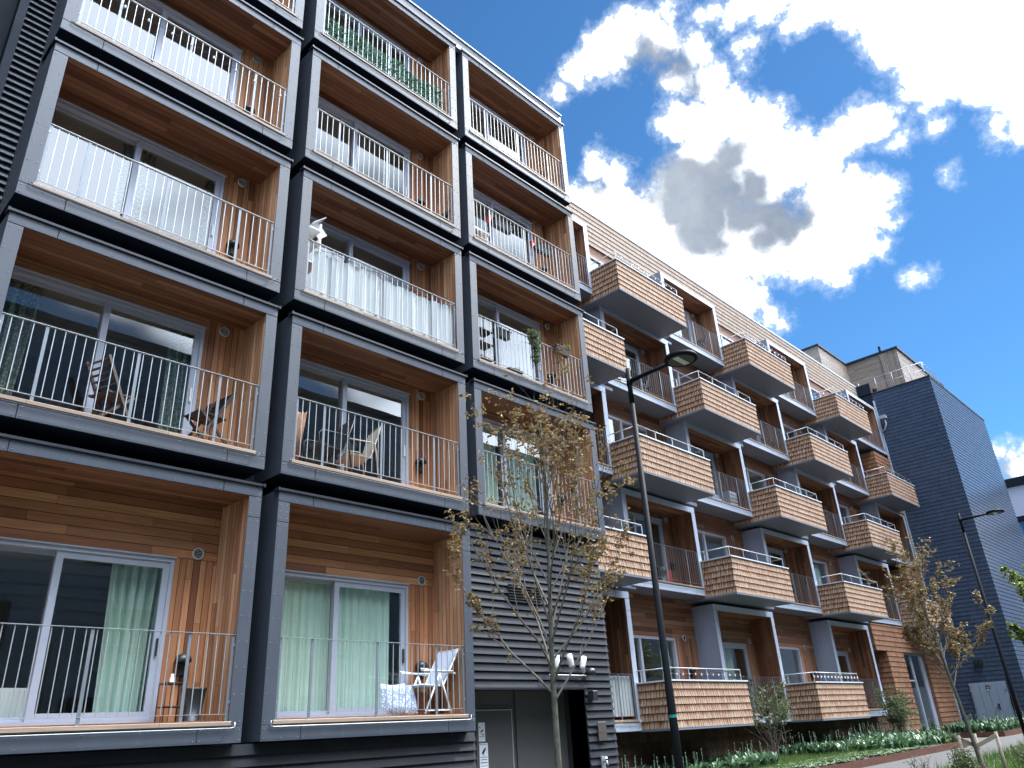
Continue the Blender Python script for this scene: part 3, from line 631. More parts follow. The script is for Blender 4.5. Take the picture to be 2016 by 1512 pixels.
# roof pavilions
b=MB(); b.box(35.9,4.18,18.4,39.99,10,21.30); b.box(34.6,7.5,18.4,35.89,10,21.25); b.cur=1; b.box(35.82,4.10,21.301,40,10.1,21.42); put('roof_pavilion',b,[M['chzp'],M['flash']],sb)
b=MB(); b.box(40.0,1.22,18.0,48.4,10,21.30); b.cur=2; b.box(39.93,1.75,18.0,40.0,2.2,21.28); b.box(39.975,1.3,18.0,39.999,1.75,21.29); b.box(39.96,2.2,18.0,39.999,4.17,19.75)
b.cur=1; b.box(39.90,1.12,21.301,48.5,10.1,21.43); b.box(39.86,2.0,21.431,39.98,2.14,21.75)
pv=put('roof_pavilion',b,[M['chzp'],M['flash'],M['cvg']],sb)
b=MB(); b.lathe((39.93,2.95,19.25),[(.004,.12),(.10,.08),(.13,0),(.1,-.1),(.06,-.12)],12); put('wall_lamp',b,M['lampblk'],pv)

# ------------------------------------------------------------------ slate tower
tw=thing('slate_tower',(41,4,.9),'tall windowless tower clad in dark blue-grey slate courses at the right end','building')
b=MB(); TX=36.56; TY=-.78; ZT=17.72
b.courses([(TX,3.2),(TX,TY),(46.5,TY)],.3,ZT,.19,.003,.020)
put('slate_cladding',b,M['slate'],tw)
b=MB(); b.box(TX+.002,TY+.002,.3,46.49,12,ZT-.01); put('tower_core',b,M['soffit'],tw)
b=MB(); b.box(TX-.04,TY-.04,ZT,46.55,12,ZT+.07); put('parapet_cap',b,M['flash'],tw)
b=MB(); zt=ZT+.95
b.tube([(TX+.15,2.9,zt),(TX+.15,TY+.2,zt),(TX+2.8,TY+.2,zt)],.02,5); b.tube([(TX+.15,2.9,zt-.42),(TX+.15,TY+.2,zt-.42),(TX+2.8,TY+.2,zt-.42)],.014,5)
for y in (2.8,1.9,1.,.1,TY+.2): b.tube([(TX+.15,y,ZT+.07),(TX+.15,y,zt)],.016,5)
put('roof_railing',b,M['galv'],tw)
b=MB(); y0,y1=.02,1.40; z0,z1=.86,2.80; x=TX-.03
b.box(x-.03,y0-.06,z0,x+.03,y1+.06,z1+.06); b.cur=1
n=4
for k in range(n): b.box(x-.05,y0+(y1-y0)*k/n+.006,z0+.02,x-.031,y0+(y1-y0)*(k+1)/n-.006,z1)
sd=put('service_door',b,[M['doorl'],M['doorl']],tw)
b=MB(); b.box(x-.07,.42,1.72,x-.051,.50,1.95); b.tube([(x-.09,.46,1.78),(x-.11,.46,1.78),(x-.11,.60,1.77)],.018,5); put('handle',b,M['lampblk'],sd)
b=MB()
for yy in (y0-.03,y1+.03):
    for zz in (1.3,2.5): b.box(x-.075,yy-.03,zz,x-.031,yy+.03,zz+.09)
put('hinge',b,M['galv'],sd)
b=MB(); b.box(x-.06,.62,2.50,x-.0511,.78,2.72); b.cur=1; b.lathe((x-.062,.70,2.63),[(.05,.0),(.05,-.002)],12,'x'); b.cur=2; b.box(x-.064,.63,2.51,x-.061,.77,2.55)
sg=put('door_sign',b,[M['signb'],M['signo'],M['signw']]); tag(sg,'small dark warning sign with an orange mark on the grey service door','sign')
b=MB(); b.box(TX-.10,2.05,15.6,TX-.0,2.55,15.95) if 0 else None
b.cbox(36.12,1.72,16.1,36.42,2.02,16.28,.01); b.tube([(36.3,1.85,16.1),(36.3,1.82,15.8),(36.32,1.95,15.55),(36.38,2.12,15.45)],.045,8)
tag(put('rainwater_hopper',b,M['vent']),'grey rainwater hopper with a bent pipe at the top corner by the slate tower','downpipe')
for yy,lab in ((2.02,'two small black floodlights'),):
    b=MB(); b.box(TX-.14,.62,3.62,TX-.02,.76,3.76); b.box(TX-.14,.82,3.62,TX-.02,.96,3.76); b.box(TX-.05,.6,3.78,TX-.02,1.0,3.82); tag(put('flood_lamp',b,M['lampblk']),'small black twin flood lamp on the slate wall above the service door','lamp')
b=MB(); b.cbox(TX-.14,-.34,1.55,TX-.025,-.12,2.35,.01); tag(put('meter_box',b,M['bronze']),'tall brownish box on the slate wall right of the service door','box')
b=MB(); b.cbox(TX-.22,-.55,.86,TX-.03,-.10,1.28,.01); b.box(TX-.25,-.57,1.281,TX-.03,-.08,1.31); tag(put('utility_box',b,M['doorl']),'low pale utility box at the foot of the slate wall','box')
# far pale building
fb=thing('rendered_building',(72,6,0),'pale lilac rendered building glimpsed behind the slate tower at the right edge','building')
b=MB(); b.box(60.5,-8,0,85,12,16.6); b.cur=1; b.box(60.3,-8.3,16.601,85.2,12.2,17.2); b.box(60.2,-8.3,14.0,60.49,3.6,14.35); put('wall',b,[M['farw'],M['soffit']],fb)
b=MB(); b.box(60.40,-2.0,11.0,60.49,1.55,13.9); b.cur=1; b.face([(60.395,-1.9,11.1),(60.395,1.45,11.1),(60.395,1.45,13.8),(60.395,-1.9,13.8)]); put('window',b,[M['bluef'],M['glass']],fb)
# building across the street (seen in the window panes)
ob=thing('opposite_building',(10,-24,0),'dark shingled building across the street, seen mirrored in the lower balcony windows','building')
b=MB(); OY=-19.5; OZ=17.6
b.courses([(135,OY),(-28,OY)],0,OZ,.42,.004,.05); b.box(-28,-32,0,135,OY-.004,OZ); put('wall',b,M['shingo'] if 'shingo' in M else M['slate'],ob)
b=MB(); b.box(-28.2,-32,OZ+.001,135.2,OY+.25,OZ+.25); put('roof',b,M['flash'],ob)
wf=None
for zz in (2.2,5.3,8.4,11.5):
    for k in range(22):
        xx=-24+k*4.7+(1.2 if int(zz)%2 else 0)
        if wf is None:
            c=MB(); c.box(0,0,0,1.5,.07,1.6); wf=put('window',c,M['flash'],ob,(xx,OY-.002,zz)); c=MB(); c.face([(.1,.074,.1),(1.4,.074,.1),(1.4,.074,1.5),(.1,.074,1.5)]); put('pane',c,M['glass'],wf,Vector((0,0,0)),True)
        else: cp(wf,xx,OY-.002,zz)
# ------------------------------------------------------------------ ground
def gz(x): return .2+.019*max(-30,min(46,x))
XS=[-400,-30,46,400]
def strip(y0,y1,dz,xs=None):
    b=MB(); xs=xs or XS
    for a,e in zip(xs,xs[1:]): b.face([(a,y0,gz(a)+dz),(e,y0,gz(e)+dz),(e,y1,gz(e)+dz),(a,y1,gz(a)+dz)])
    return b
struct('ground',strip(-400,400,0),M['soil'])
struct('pavement',strip(-2.9,3.2,.006,[-30,0,46,60]),M['pave'])
struct('lawn',strip(-6.4,-2.9,.012,[-30,0,46,60]),M['lawn'])
struct('road',strip(-16,-6.52,.006,[-60,-30,46,120]),M['asph'])
b=MB()
for a,e in ((-30,8),(8,46)):
    b._add([(a,-6.52,gz(a)-.05),(e,-6.52,gz(e)-.05),(e,-6.40,gz(e)-.05),(a,-6.40,gz(a)-.05),(a,-6.52,gz(a)+.1),(e,-6.52,gz(e)+.1),(e,-6.40,gz(e)+.1),(a,-6.40,gz(a)+.1)],[(0,3,2,1),(4,5,6,7),(0,1,5,4),(1,2,6,5),(2,3,7,6),(3,0,4,7)])
struct('kerb',b,M['conc'])
# planting beds with rusted steel edging
def edge(pts,h=.19,t=.012):
    b=MB()
    for (x0,y0),(x1,y1) in zip(pts,pts[1:]):
        n=max(1,int(math.hypot(x1-x0,y1-y0)/2.5))
        for k in range(n):
            a=(x0+(x1-x0)*k/n,y0+(y1-y0)*k/n); e=(x0+(x1-x0)*(k+1)/n,y0+(y1-y0)*(k+1)/n)
            d=Vector((e[0]-a[0],e[1]-a[1])).normalized(); g=.0015; nx,ny=-d.y*t,d.x*t
            a=(a[0]+d.x*g,a[1]+d.y*g); e=(e[0]-d.x*g,e[1]-d.y*g)
            za,ze=gz(a[0]),gz(e[0])
            b._add([(a[0],a[1],za-.05),(e[0],e[1],ze-.05),(e[0]+nx,e[1]+ny,ze-.05),(a[0]+nx,a[1]+ny,za-.05),(a[0],a[1],za+h),(e[0],e[1],ze+h),(e[0]+nx,e[1]+ny,ze+h),(a[0]+nx,a[1]+ny,za+h)],[(0,3,2,1),(4,5,6,7),(0,1,5,4),(1,2,6,5),(2,3,7,6),(3,0,4,7)])
    return b
EP=[(8.3,2.5),(8.3,-.15),(15.7,-.50),(20.1,-.79),(25.4,-1.08),(28.6,1.9)]
tag(put('planter_edge',edge(EP),M['corten']),'rusty steel edging in front of the long tulip bed below the shingled balconies','planter edge')
EP2=[(30.4,2.1),(30.4,-.95),(36.5,-1.35)]
tag(put('planter_edge',edge(EP2),M['corten']),'rusty steel edging round the short shaded bed at the foot of the slate tower','planter edge')
def yedge(x):
    for (x0,y0),(x1,y1) in zip(EP[1:],EP[2:]):
        if x0<=x<=x1: return y0+(y1-y0)*(x-x0)/(x1-x0)
    return 2
b=MB(); xs=[8.32+i*.5 for i in range(41)]
for a,e in zip(xs,xs[1:]):
    b.face([(a,max(yedge(a),-2)+.02,gz(a)+.15),(e,yedge(e)+.02,gz(e)+.15),(e,2.57,gz(e)+.24),(a,2.57,gz(a)+.24)])
b.face([(30.42,-.93,gz(30.4)+.14),(36.5,-1.33,gz(36.5)+.14),(36.5,2.19,gz(36.5)+.16),(30.42,2.19,gz(30.4)+.16)])
struct('soil',b,M['soil'])
def bedz(x,y):
    if x>30: return gz(x)+.15
    e=yedge(x); return gz(x)+.15+.09*max(0,min(1,(y-e)/(2.57-e)))
# ---------------------------------------------------------------- low plants
def strap(b,p,h,w,az,lean,r):
    n=4; d=Vector((math.cos(az),math.sin(az),0)); s=Vector((-d.y,d.x,0)); prev=None
    for k in range(n+1):
        t=k/n; ww=w*(math.sin(math.pi*min(1,.18+.82*t))**.8 if k<n else .02)
        droop=lean*t*t; pos=Vector(p)+d*(h*droop)+Vector((0,0,h*(t-.55*lean*t*t*t)))
        l,rr=pos-s*ww/2+Vector((0,0,.12*ww)),pos+s*ww/2+Vector((0,0,.12*ww))
        if prev:
            i=len(b.v); b.v+=[tuple(prev[0]),tuple(prev[2]),tuple(prev[1]),tuple(l),tuple(pos),tuple(rr)]
            b.f+=[(i,i+1,i+4,i+3),(i+1,i+2,i+5,i+4)]; b.m+=[0,0]; b.sm+=[True,True]
        prev=(l,rr,pos)
def tulips(name,spots,lab):
    b=MB(); r=random.Random(len(spots)+11); heads=[]
    for x,y in spots:
        z=bedz(x,y)
        for k in range(r.randint(5,8)):
            strap(b,(x+r.gauss(0,.04),y+r.gauss(0,.04),z),r.uniform(.28,.52),r.uniform(.06,.10),r.uniform(0,6.28),r.uniform(.25,.95),r)
        if r.random()<.28:
            h=r.uniform(.45,.62); heads.append((x,y,z,h))
            b.tube([(x,y,z),(x+.01,y,z+h)],.005,4); b.lathe((x+.01,y,z+h),[(.004,-.005),(.013,.012),(.014,.03),(.004,.05)],5)
    o=put(name,b,M['tulip']); tag(o,lab,'flower bed',kind='stuff'); return o
r=random.Random(5)
sp=[(r.uniform(9.2,16.2),0) for _ in range(190)]; sp=[(x,r.uniform(.9,2.3)) for x,_ in sp]
tulips('tulip_foliage',sp,'broad-leaved tulip foliage with seed heads below the nearer shingled balcony')
sp=[]
for _ in range(300):
    x=r.uniform(18.6,26.8); lo=max(yedge(x)+.25,-.9+(22.6-x)*.55 if x<22.6 else -2); sp.append((x,r.uniform(min(lo,2.1),2.35)))
tulips('tulip_foliage',sp,'broad-leaved tulip foliage in the sunny middle of the bed by the rusty edging')
sp=[(r.uniform(30.6,36.1),r.uniform(-.75,1.7)) for _ in range(190)]
tulips('tulip_foliage',sp,'shaded tulip foliage at the foot of the slate tower')
b=MB()
for _ in range(22000):
    x=r.uniform(11.5,24); y=r.uniform(-.2,2.5)
    if y<yedge(x)+.55: continue
    z=bedz(x,y); a=r.uniform(0,6.28); h=r.uniform(.07,.17); l=Vector((math.cos(a),math.sin(a),0))*h*.4; w=Vector((-math.sin(a),math.cos(a),0))*.006
    p=Vector((x,y,z)); b.face([p-w,p+w,p+l+Vector((0,0,h))])
for _ in range(16000):
    x=r.uniform(5,34); y=r.uniform(-6.3,-2.95); z=gz(x)+.012; a=r.uniform(0,6.28); h=r.uniform(.06,.22)*(1.6 if math.sin(x*1.7)+math.sin(y*3.1+x)>.8 else 1); l=Vector((math.cos(a),math.sin(a),0))*h*.45; w=Vector((-math.sin(a),math.cos(a),0))*.009
    p=Vector((x,y,z)); b.face([p-w,p+w,p+l+Vector((0,0,h))])
tag(put('grass_blades',b,M['grass']),'uneven green grass in the bed and on the verge under the street trees','grass',kind='stuff')
b=MB()
for _ in range(480):
    x=r.uniform(12.2,22.4); y=yedge(x)+r.uniform(.12,.12+1.1); z=bedz(x,y)
    for k in range(9):
        strap(b,(x,y,z),r.uniform(.07,.14),r.uniform(.05,.08),k*.7+r.uniform(0,.5),r.uniform(.7,1.2),r)
tag(put('rosette_groundcover',b,M['lett']),'low pale grey-green leafy rosettes along the rusty edging','ground cover',kind='stuff')
b=MB()
for _ in range(60):
    x=r.uniform(24.2,25.8); y=r.uniform(-.8,.0); z=bedz(min(x,25.3),y)
    for k in range(7): strap(b,(x,y,z),r.uniform(.07,.13),r.uniform(.04,.06),k*.9+r.uniform(0,.5),r.uniform(.6,1.1),r)
tag(put('yellow_groundcover',b,M['leafg']),'small yellow-green plants in the pointed far corner of the tulip bed','ground cover',kind='stuff')

# ------------------------------------------------------------------ trees and shrubs
def leafquad(b,p,d,s,r):
    d=Vector(d).normalized(); u=Vector((r.gauss(0,1),r.gauss(0,1),r.gauss(0,1))); a=d.cross(u)
    if a.length<1e-3: return
    a=a.normalized(); n=a.cross(d)*.25
    p=Vector(p); m=p+d*s*.45
    i=len(b.v); b.v+=[tuple(p),tuple(m+a*s*.36+n*s),tuple(p+d*s),tuple(m-a*s*.36+n*s)]
    b.f.append((i,i+1,i+2)); b.f.append((i,i+2,i+3)); b.m+=[0,0]; b.sm+=[False,False]
def tree(name,base,h,lab,seed,r0,first,rad,nb,leaf,lm,lsize,ncl,lean=(0,0),group=None,upright=.8,top=.72):
    r=random.Random(seed); B=Vector(base); t=thing(name,base,lab,'tree',group)
    tr=MB(); br=MB(); nodes=[]
    n=12; pts=[];rs=[]
    for k in range(n+1):
        q=k/n; pts.append(Vector((lean[0]*q+.05*math.sin(q*7+seed)*q*(1 if k else 0),lean[1]*q+.04*math.sin(q*5+seed*2)*q,h*q))); rs.append(max(.006,r0*(1-q)**.85+.004) if q>first/h else r0*(1-.35*q*h/first*.6))
    rs[0]*=1.25
    f0=[k for k in range(n+1) if pts[k].z>first]
    for k in f0: rs[k]=max(.005,r0*.72*max(0.,1-(pts[k].z-first)/(h-first))**.9+.004)
    tr.tube(pts,rs,10)
    def trunk(z):
        q=z/h*n; k=min(n-1,int(q)); return pts[k].lerp(pts[k+1],q-k), rs[k]
    def branch(p,d,L,rr,depth):
        segs=5; P=[p];D=d.normalized(); Rr=[rr]
        for k in range(segs):
            D=(D+Vector((r.gauss(0,.10),r.gauss(0,.10),r.gauss(0,.06)+.10*upright))).normalized()
            P.append(P[-1]+D*L/segs); Rr.append(rr*(1-.78*(k+1)/segs))
            if depth<3 and k>=(1 if depth<2 else 2):
                for _ in range(r.choice((1,2,2)) if depth==0 else r.choice((0,1,1)) if depth==1 else r.choice((0,0,1))):
                    ax=Vector((r.gauss(0,1),r.gauss(0,1),r.gauss(0,.5))); dd=(D+ax.normalized()*r.uniform(.35,.70)+Vector((0,0,.12))).normalized()
                    branch(P[-1],dd,L*r.uniform(.32,.55)*(1-.08*k),Rr[-1]*.62,depth+1)
            if depth>=1 or k>=1: nodes.append((P[-1],D)); nodes.append((P[-2].lerp(P[-1],.5),D))
        nodes.append((P[-1],D)); nodes.append((P[-1],D))
        br.tube(P,Rr,5 if depth else 6,False)
    for i in range(nb):
        q=i/nb; z=first+(h*.86-first)*(q**1.05)
        p,rr=trunk(z); a=i*2.399+r.uniform(-.4,.4)
        env=rad*(1.18 if q>.08 else .9)*(1-top*q)
        el=R(r.uniform(34,52))+q*.62
        L=env*1.25/ max(.62,math.cos(el)+.2)*r.uniform(.8,1.15)
        branch(p,Vector((math.cos(a)*math.cos(el),math.sin(a)*math.cos(el),math.sin(el))),L,min(rr*.48,.018*r0/.044),0)
    put('trunk',tr,M['bark'],t,B); put('branches',br,M['twig'],t,B)
    lv=MB()
    for _ in range(ncl):
        c1,c2,c3=r.choice(nodes),r.choice(nodes),r.choice(nodes); p,d=(min(c1,c2,c3,key=lambda q:q[0].z) if r.random()<.62 else c1); p=p+Vector((r.gauss(0,.03),r.gauss(0,.03),r.gauss(0,.03)))
        for k in range(leaf):
            a=r.uniform(0,6.28); leafquad(lv,p+Vector((r.gauss(0,.018),r.gauss(0,.018),r.gauss(0,.018))),Vector((math.cos(a),math.sin(a),r.uniform(-1.1,.5))),lsize*r.uniform(.6,1.25),r)
    put('leaves',lv,M[lm],t,B)
    return t
tree('maple_tree',(2.30,-3.25,gz(2.3)),5.55,'young maple with sparse bronze new leaves in front of the dark tiled wall',3,.044,1.90,1.42,28,4,'leafb',.056,1150,lean=(.08,-.03),group='young maples on the verge')
tree('maple_tree',(13.55,-4.62,gz(13.5)),4.55,'young maple tied to a timber stake frame near the slate tower',8,.042,1.75,1.05,18,5,'leafb',.066,900,lean=(-.15,.35),group='young maples on the verge')
tree('street_tree',(23.6,-4.95,gz(24)),3.9,'bright green leafy street tree cut off by the right edge of the picture',21,.06,1.4,1.1,20,8,'leafg',.11,1500,group='young maples on the verge',top=.5)
b=MB(); X,Yb=13.5,-4.62; z=gz(X)
PS=[(X+.02,Yb+.30),(X+.05,Yb-.0),(X+.18,Yb-.36)]
hh=[.86,.88,.90]
st=None
for (x,y),h in zip(PS,hh):
    c=MB(); c.tube([(x,y,z-.1),(x,y,z+h)],[.034,.032],8); 
    if st is None: st=thing('tree_stake_frame',(X,Yb,z),'weathered timber stake frame around the trunk of the second young maple','tree stakes')
    put('post',c,M['bwood'],st)
c=MB(); c.bar((PS[0][0],PS[0][1],z+.80),(PS[1][0],PS[1][1],z+.64),.03,.075); put('crossbar',c,M['bwood'],st)
c=MB(); c.bar((PS[1][0]-.03,PS[1][1],z+.66),(PS[2][0]-.02,PS[2][1],z+.83),.03,.075); put('crossbar',c,M['bwood'],st)
def shrub(name,base,h,w,lab,seed,nst,nl,lm,ls,stem='twig',low=.35,spread=.35):
    r=random.Random(seed); t=thing(name,base,lab,'shrub'); sm=MB(); lv=MB(); B=Vector(base); nodes=[]
    for i in range(nst):
        a=r.uniform(0,6.28); p=Vector((r.gauss(0,.06),r.gauss(0,.06),0)); d=Vector((math.cos(a)*spread*r.random(),math.sin(a)*spread*r.random(),1)).normalized(); P=[p]; L=h*r.uniform(.6,1.0)
        for k in range(6):
            d=(d+Vector((r.gauss(0,.12),r.gauss(0,.12),.05))).normalized(); P.append(P[-1]+d*L/6)
            if k>=1:
                for _ in range(2):
                    a=r.uniform(0,6.28); e=P[-1]+Vector((math.cos(a),math.sin(a),r.uniform(.1,.8)))*w*r.uniform(.15,.42); sm.tube([P[-1],P[-1].lerp(e,.5)+Vector((0,0,.02)),e],[.005,.004,.002],4,False)
                    if P[-1].z>h*low: nodes+= [P[-1].lerp(e,q) for q in (.3,.6,.8,1.)]
        sm.tube(P,[.012*(1-.8*k/6)+.002 for k in range(7)],5,False)
    for _ in range(nl if nodes else 0):
        p=r.choice(nodes)+Vector((r.gauss(0,.04),r.gauss(0,.04),r.gauss(0,.04)))
        leafquad(lv,p,Vector((r.gauss(0,1),r.gauss(0,1),r.gauss(0,.7))),ls*r.uniform(.6,1.3),r)
    put('stems',sm,M[stem],t,B)
    if nl: put('leaves',lv,M[lm],t,B)
    return t
shrub('leafy_shrub',(17.1,1.55,bedz(17.1,1.5)),1.95,1.35,'upright feathery green shrub in front of the nearer grey box',4,12,1700,'leafs',.075,low=.42,spread=.28)
shrub('leafy_shrub',(26.4,1.3,gz(26.4)+.16),1.75,1.5,'rounded feathery green shrub beside the dark shingled recess',9,14,2300,'leafs',.075,low=.3,spread=.45)
shrub('twiggy_shrub',(10.9,-4.35,gz(10.9)),.66,.35,'small almost leafless twiggy shrub on the verge left of the stakes',14,16,60,'leafs',.03,spread=.5)
shrub('dark_evergreen_shrub',(12.95,-4.42,gz(13)),.62,.30,'small dark green shrub at the foot of the staked maple',15,10,1500,'leafs',.045,low=.05,spread=.25)
shrub('dry_sprig',(13.2,-4.75,gz(13)),.42,.2,'thin dry brown sprig at the foot of the stake frame',25,7,80,'leafb',.03,spread=.4)
shrub('low_bush',(15.9,-5.05,gz(16)),.42,.7,'low grassy green bush on the verge at the lower right corner',31,14,1500,'leafs',.06,low=.1,spread=.8)

# ------------------------------------------------------------------ street lamps
def lamp(base,h,arm,lab,band):
    t=thing('street_lamp',base,lab,'street lamp','black street lamps along the verge'); B=Vector(base)
    b=MB(); b.tube([(0,0,0),(0,0,h*.30),(0,0,h*.305),(0,0,h-.6)],[.054,.054,.048,.038],20); b.tube([(0,0,h-.6),(0,0,h)],[.038,.037],20); b.lathe((0,0,0),[(.11,0),(.11,.02),(.056,.05)],16); put('pole',b,M['pole'],t,B)
    d=Vector((0,-1,0)); za=h-.22
    b=MB(); b.tube([(0,-.04,za),(0,-arm+.22,za+.03)],[.034,.030],12); b.tube([(0,0,za-.07),(0,0,za+.07)],[.046,.046],16); put('arm',b,M['pole'],t,B)
    b=MB(); c=(0,-arm,za+.03); b.lathe(c,[(.10,.06),(.16,.054),(.235,.028),(.248,.0),(.244,-.025),(.22,-.034),(.208,-.022),(.0,-.018)],28); hd=put('lamp_head',b,M['pole'],t,B)
    b=MB(); b.lathe((c[0],c[1],c[2]-.028),[(.195,.0),(.195,-.004),(.18,-.006)],24); dk=put('cover_glass',b,M['lampblk'],hd,B)
    b=MB(); b.box(c[0]-.16,c[1]-.045,c[2]-.040,c[0]+.16,c[1]+.045,c[2]-.0345); put('light_panel',b,M['lens'],hd,B)
    if band:
        b=MB(); b.tube([(0,0,band),(0,0,band+.035)],.0565,20,False); put('green_band',b,M['teal'],t,B)
    return t
lamp((3.98,-3.80,gz(4)),6.93-gz(4),.95,'nearer black street lamp with round head and a green band on its pole',1.90-gz(4))
lamp((21.0,-3.80,gz(21)),7.27-gz(21),.97,'distant black street lamp in front of the slate tower',None)

# ------------------------------------------------------------------ things on the balconies
def folding_chair(loc,rz,lab):
    t=thing('folding_chair',loc,lab,'chair','dark folding chairs on the left balcony',rz); L=Vector((0,0,0))
    A=lambda n,mb: put(n,mb,M['dwood'],t,L,True)
    for y in (-.21,.21):
        b=MB(); b.bar((.36,y,0),(.10,y,.44),.022,.04,(1,0,.6)); b.bar((.10,y,.44),(-.16,y,.90),.022,.045,(1,0,.5)); A('back_leg',b)
        b=MB(); b.bar((-.16,y*.88,0),(.34,y*.88,.46),.022,.038,(1,0,-.8)); A('front_leg',b)
    b=MB()
    for k in range(6): b.box(-.06+k*.075,-.19,.45-.012*(5-k)*.6,.0+k*.075,.19,.468-.012*(5-k)*.6)
    for y in (-.17,.17): b.bar((-.07,y,.425),(.40,y,.455),.02,.03)
    A('seat',b)
    b=MB()
    for k in range(5):
        z=.55+k*.075; x=.10-(z-.44)*.565-.02; b.bar((x,-.2,z),(x,.2,z),.012,.052,(.5,0,1))
    A('backrest',b)
    return t
folding_chair((-2.22,.36,5.775),.35,'dark wooden folding chair with its back to the sliding door mullion')
folding_chair((-.66,.36,5.775),math.pi+.15,'dark wooden folding chair leaning by the timber-clad corner')
def recliner(loc,rz,lab):
    t=thing('reclining_chair',loc,lab,'chair',None,rz); L=Vector((0,0,0)); A=lambda n,mb,m: put(n,mb,M[m],t,L,True)
    for y in (-.27,.27):
        b=MB(); b.tube([(.28,y,0),(-.02,y,.60)],.015,6); A('front_leg',b,'wmetal')
        b=MB(); b.tube([(-.26,y,0),(-.02,y,.60)],.015,6); b.tube([(.28,y,.05),(-.26,y,.05)],.010,5); A('back_leg',b,'wmetal')
        b=MB(); b.tube([(.36,y,.66),(-.36,y,.60)],.015,6); b.box(-.30,y-.025,.628,.34,y+.025,.648); A('armrest',b,'wmetal')
    b=MB(); b.tube([(.33,-.24,.43),(-.12,-.24,.41),(-.46,-.24,.98),(-.46,.24,.98),(-.12,.24,.41),(.33,.24,.43),(.33,-.24,.43)],.014,6); A('frame',b,'wmetal')
    b=MB(); b.face([(.33,-.235,.432),(.33,.235,.432),(-.11,.235,.414),(-.11,-.235,.414)]); b.box(-.11,-.235,.405,.33,.235,.412); A('seat',b,'mesh')
    b=MB(); b.bar((-.13,0,.43),(-.455,0,.97),.47,.012,(1,0,.6)); A('backrest',b,'mesh')
    return t
recliner((3.33,.34,2.172),math.pi,'white reclining garden chair with grey mesh back on the lower middle balcony')
b=MB(); b.lathe((3.28,.55,2.172),[(.14,0),(.155,.08),(.15,.18),(.14,.30),(.142,.34),(.0,.34)],16); tag(put('wicker_stool',b,M['wicker']),'round reddish wicker stool behind the white reclining chair','stool')
def cushion(loc,rx,rz,lab):
    b=MB(); n=8
    g=lambda i,j,s:((i/n-.5)*.44,s*.075*(max(0,(1-(2*i/n-1)**4)*(1-(2*j/n-1)**4)))**.6,(j/n)*.44+.012*math.cos(6.28*i/n))
    b.smooth=True
    for s in (-1,1):
        i0=len(b.v); b.v+=[g(i,j,s) for j in range(n+1) for i in range(n+1)]
        for j in range(n):
            for i in range(n):
                q=i0+j*(n+1)+i; f=(q,q+1,q+n+2,q+n+1); b.f.append(f if s<0 else f[::-1]); b.m.append(0); b.sm.append(True)
    o=put('cushion',b,M['cush'],None,loc); o.rotation_euler=(rx,0,rz); return tag(o,lab,'cushion','blue patterned cushions on the lower balcony')
cushion((2.55,.16,2.19),-.25,-.15,'blue and white leaf-print cushion, front left of the pair on the lower balcony')
cushion((2.86,.22,2.18),-.30,.2,'blue and white leaf-print cushion against the white chair leg')
# wire stand, pot and jar
b=MB()
for x in (-.90,-.64):
    for y in (.30,.52): b.tube([(x,y,2.17),(x,y,2.63)],.008,5)
for z in (2.35,2.62):
    b.tube([(-.90,.30,z),(-.64,.30,z),(-.64,.52,z),(-.90,.52,z),(-.90,.30,z)],.008,5)
b.box(-.90,.30,2.622,-.64,.52,2.634); tag(put('wire_stand',b,M['dwood']),'thin dark metal plant stand on the lower left balcony','plant stand')
b=MB(); b.lathe((-.80,.40,2.636),[(.025,0),(.03,.05),(.018,.08),(.02,.10),(.0,.10)],10); tag(put('white_jar',b,M['white']),'tiny white jar on top of the dark plant stand','jar')
b=MB(); b.lathe((-.52,.36,2.172),[(.105,0),(.15,.36),(.16,.37),(.16,.39),(.14,.39),(.135,.33),(.0,.33)],20); tag(put('plant_pot',b,M['dkplastic']),'tall black plant pot in the corner of the lower left balcony','plant pot')
# sling chairs
def sling_chair(loc,rz,fm,cm,lab):
    t=thing('sling_armchair',loc,lab,'chair',None,rz); L=Vector((0,0,0)); A=lambda n,mb,m: put(n,mb,M[m],t,L,True)
    for y in (-.27,.27):
        b=MB(); b.tube([(.26,y,0),(.30,y,.58),(.25,y,.64),(-.16,y,.63),(-.22,y,.60),(-.30,y,0)],.014,6); A('side_frame',b,fm)
    b=MB(); b.tube([(.26,-.25,.40),(.26,.25,.40)],.012,5); b.tube([(-.34,-.24,.98),(-.34,.24,.98)],.012,5)
    for y in (-.245,.245): b.tube([(.26,y,.40),(-.16,y,.36),(-.34,y,.98)],.012,5)
    A('back_frame',b,fm)
    b=MB(); b.box(-.15,-.24,.368,.26,.24,.38); A('seat',b,cm)
    b=MB(); b.bar((-.16,0,.38),(-.335,0,.95),.48,.014,(1,0,.3)); A('backrest',b,cm)
    return t
sling_chair((1.28,.38,5.775),math.pi-.1,'lampblk','dkplastic','black sling armchair on the balcony above the entrance side')
sling_chair((1.86,.42,5.775),math.pi-.2,'cream','cream','beige sling armchair beside the black one')
b=MB(); b.tube([(.52,.28,5.78),(.56,.20,6.62)],[.05,.05],9)
for k in range(12): b.tube([(.50+k*.012,.30-.01*k,5.78),(.545+k*.012,.22-.012*k,6.6+.012*(k%3))],.007,4)
tag(put('bamboo_roll',b,M['bamboo']),'rolled brown bamboo screen leaning at the left end of the middle balcony','screen')
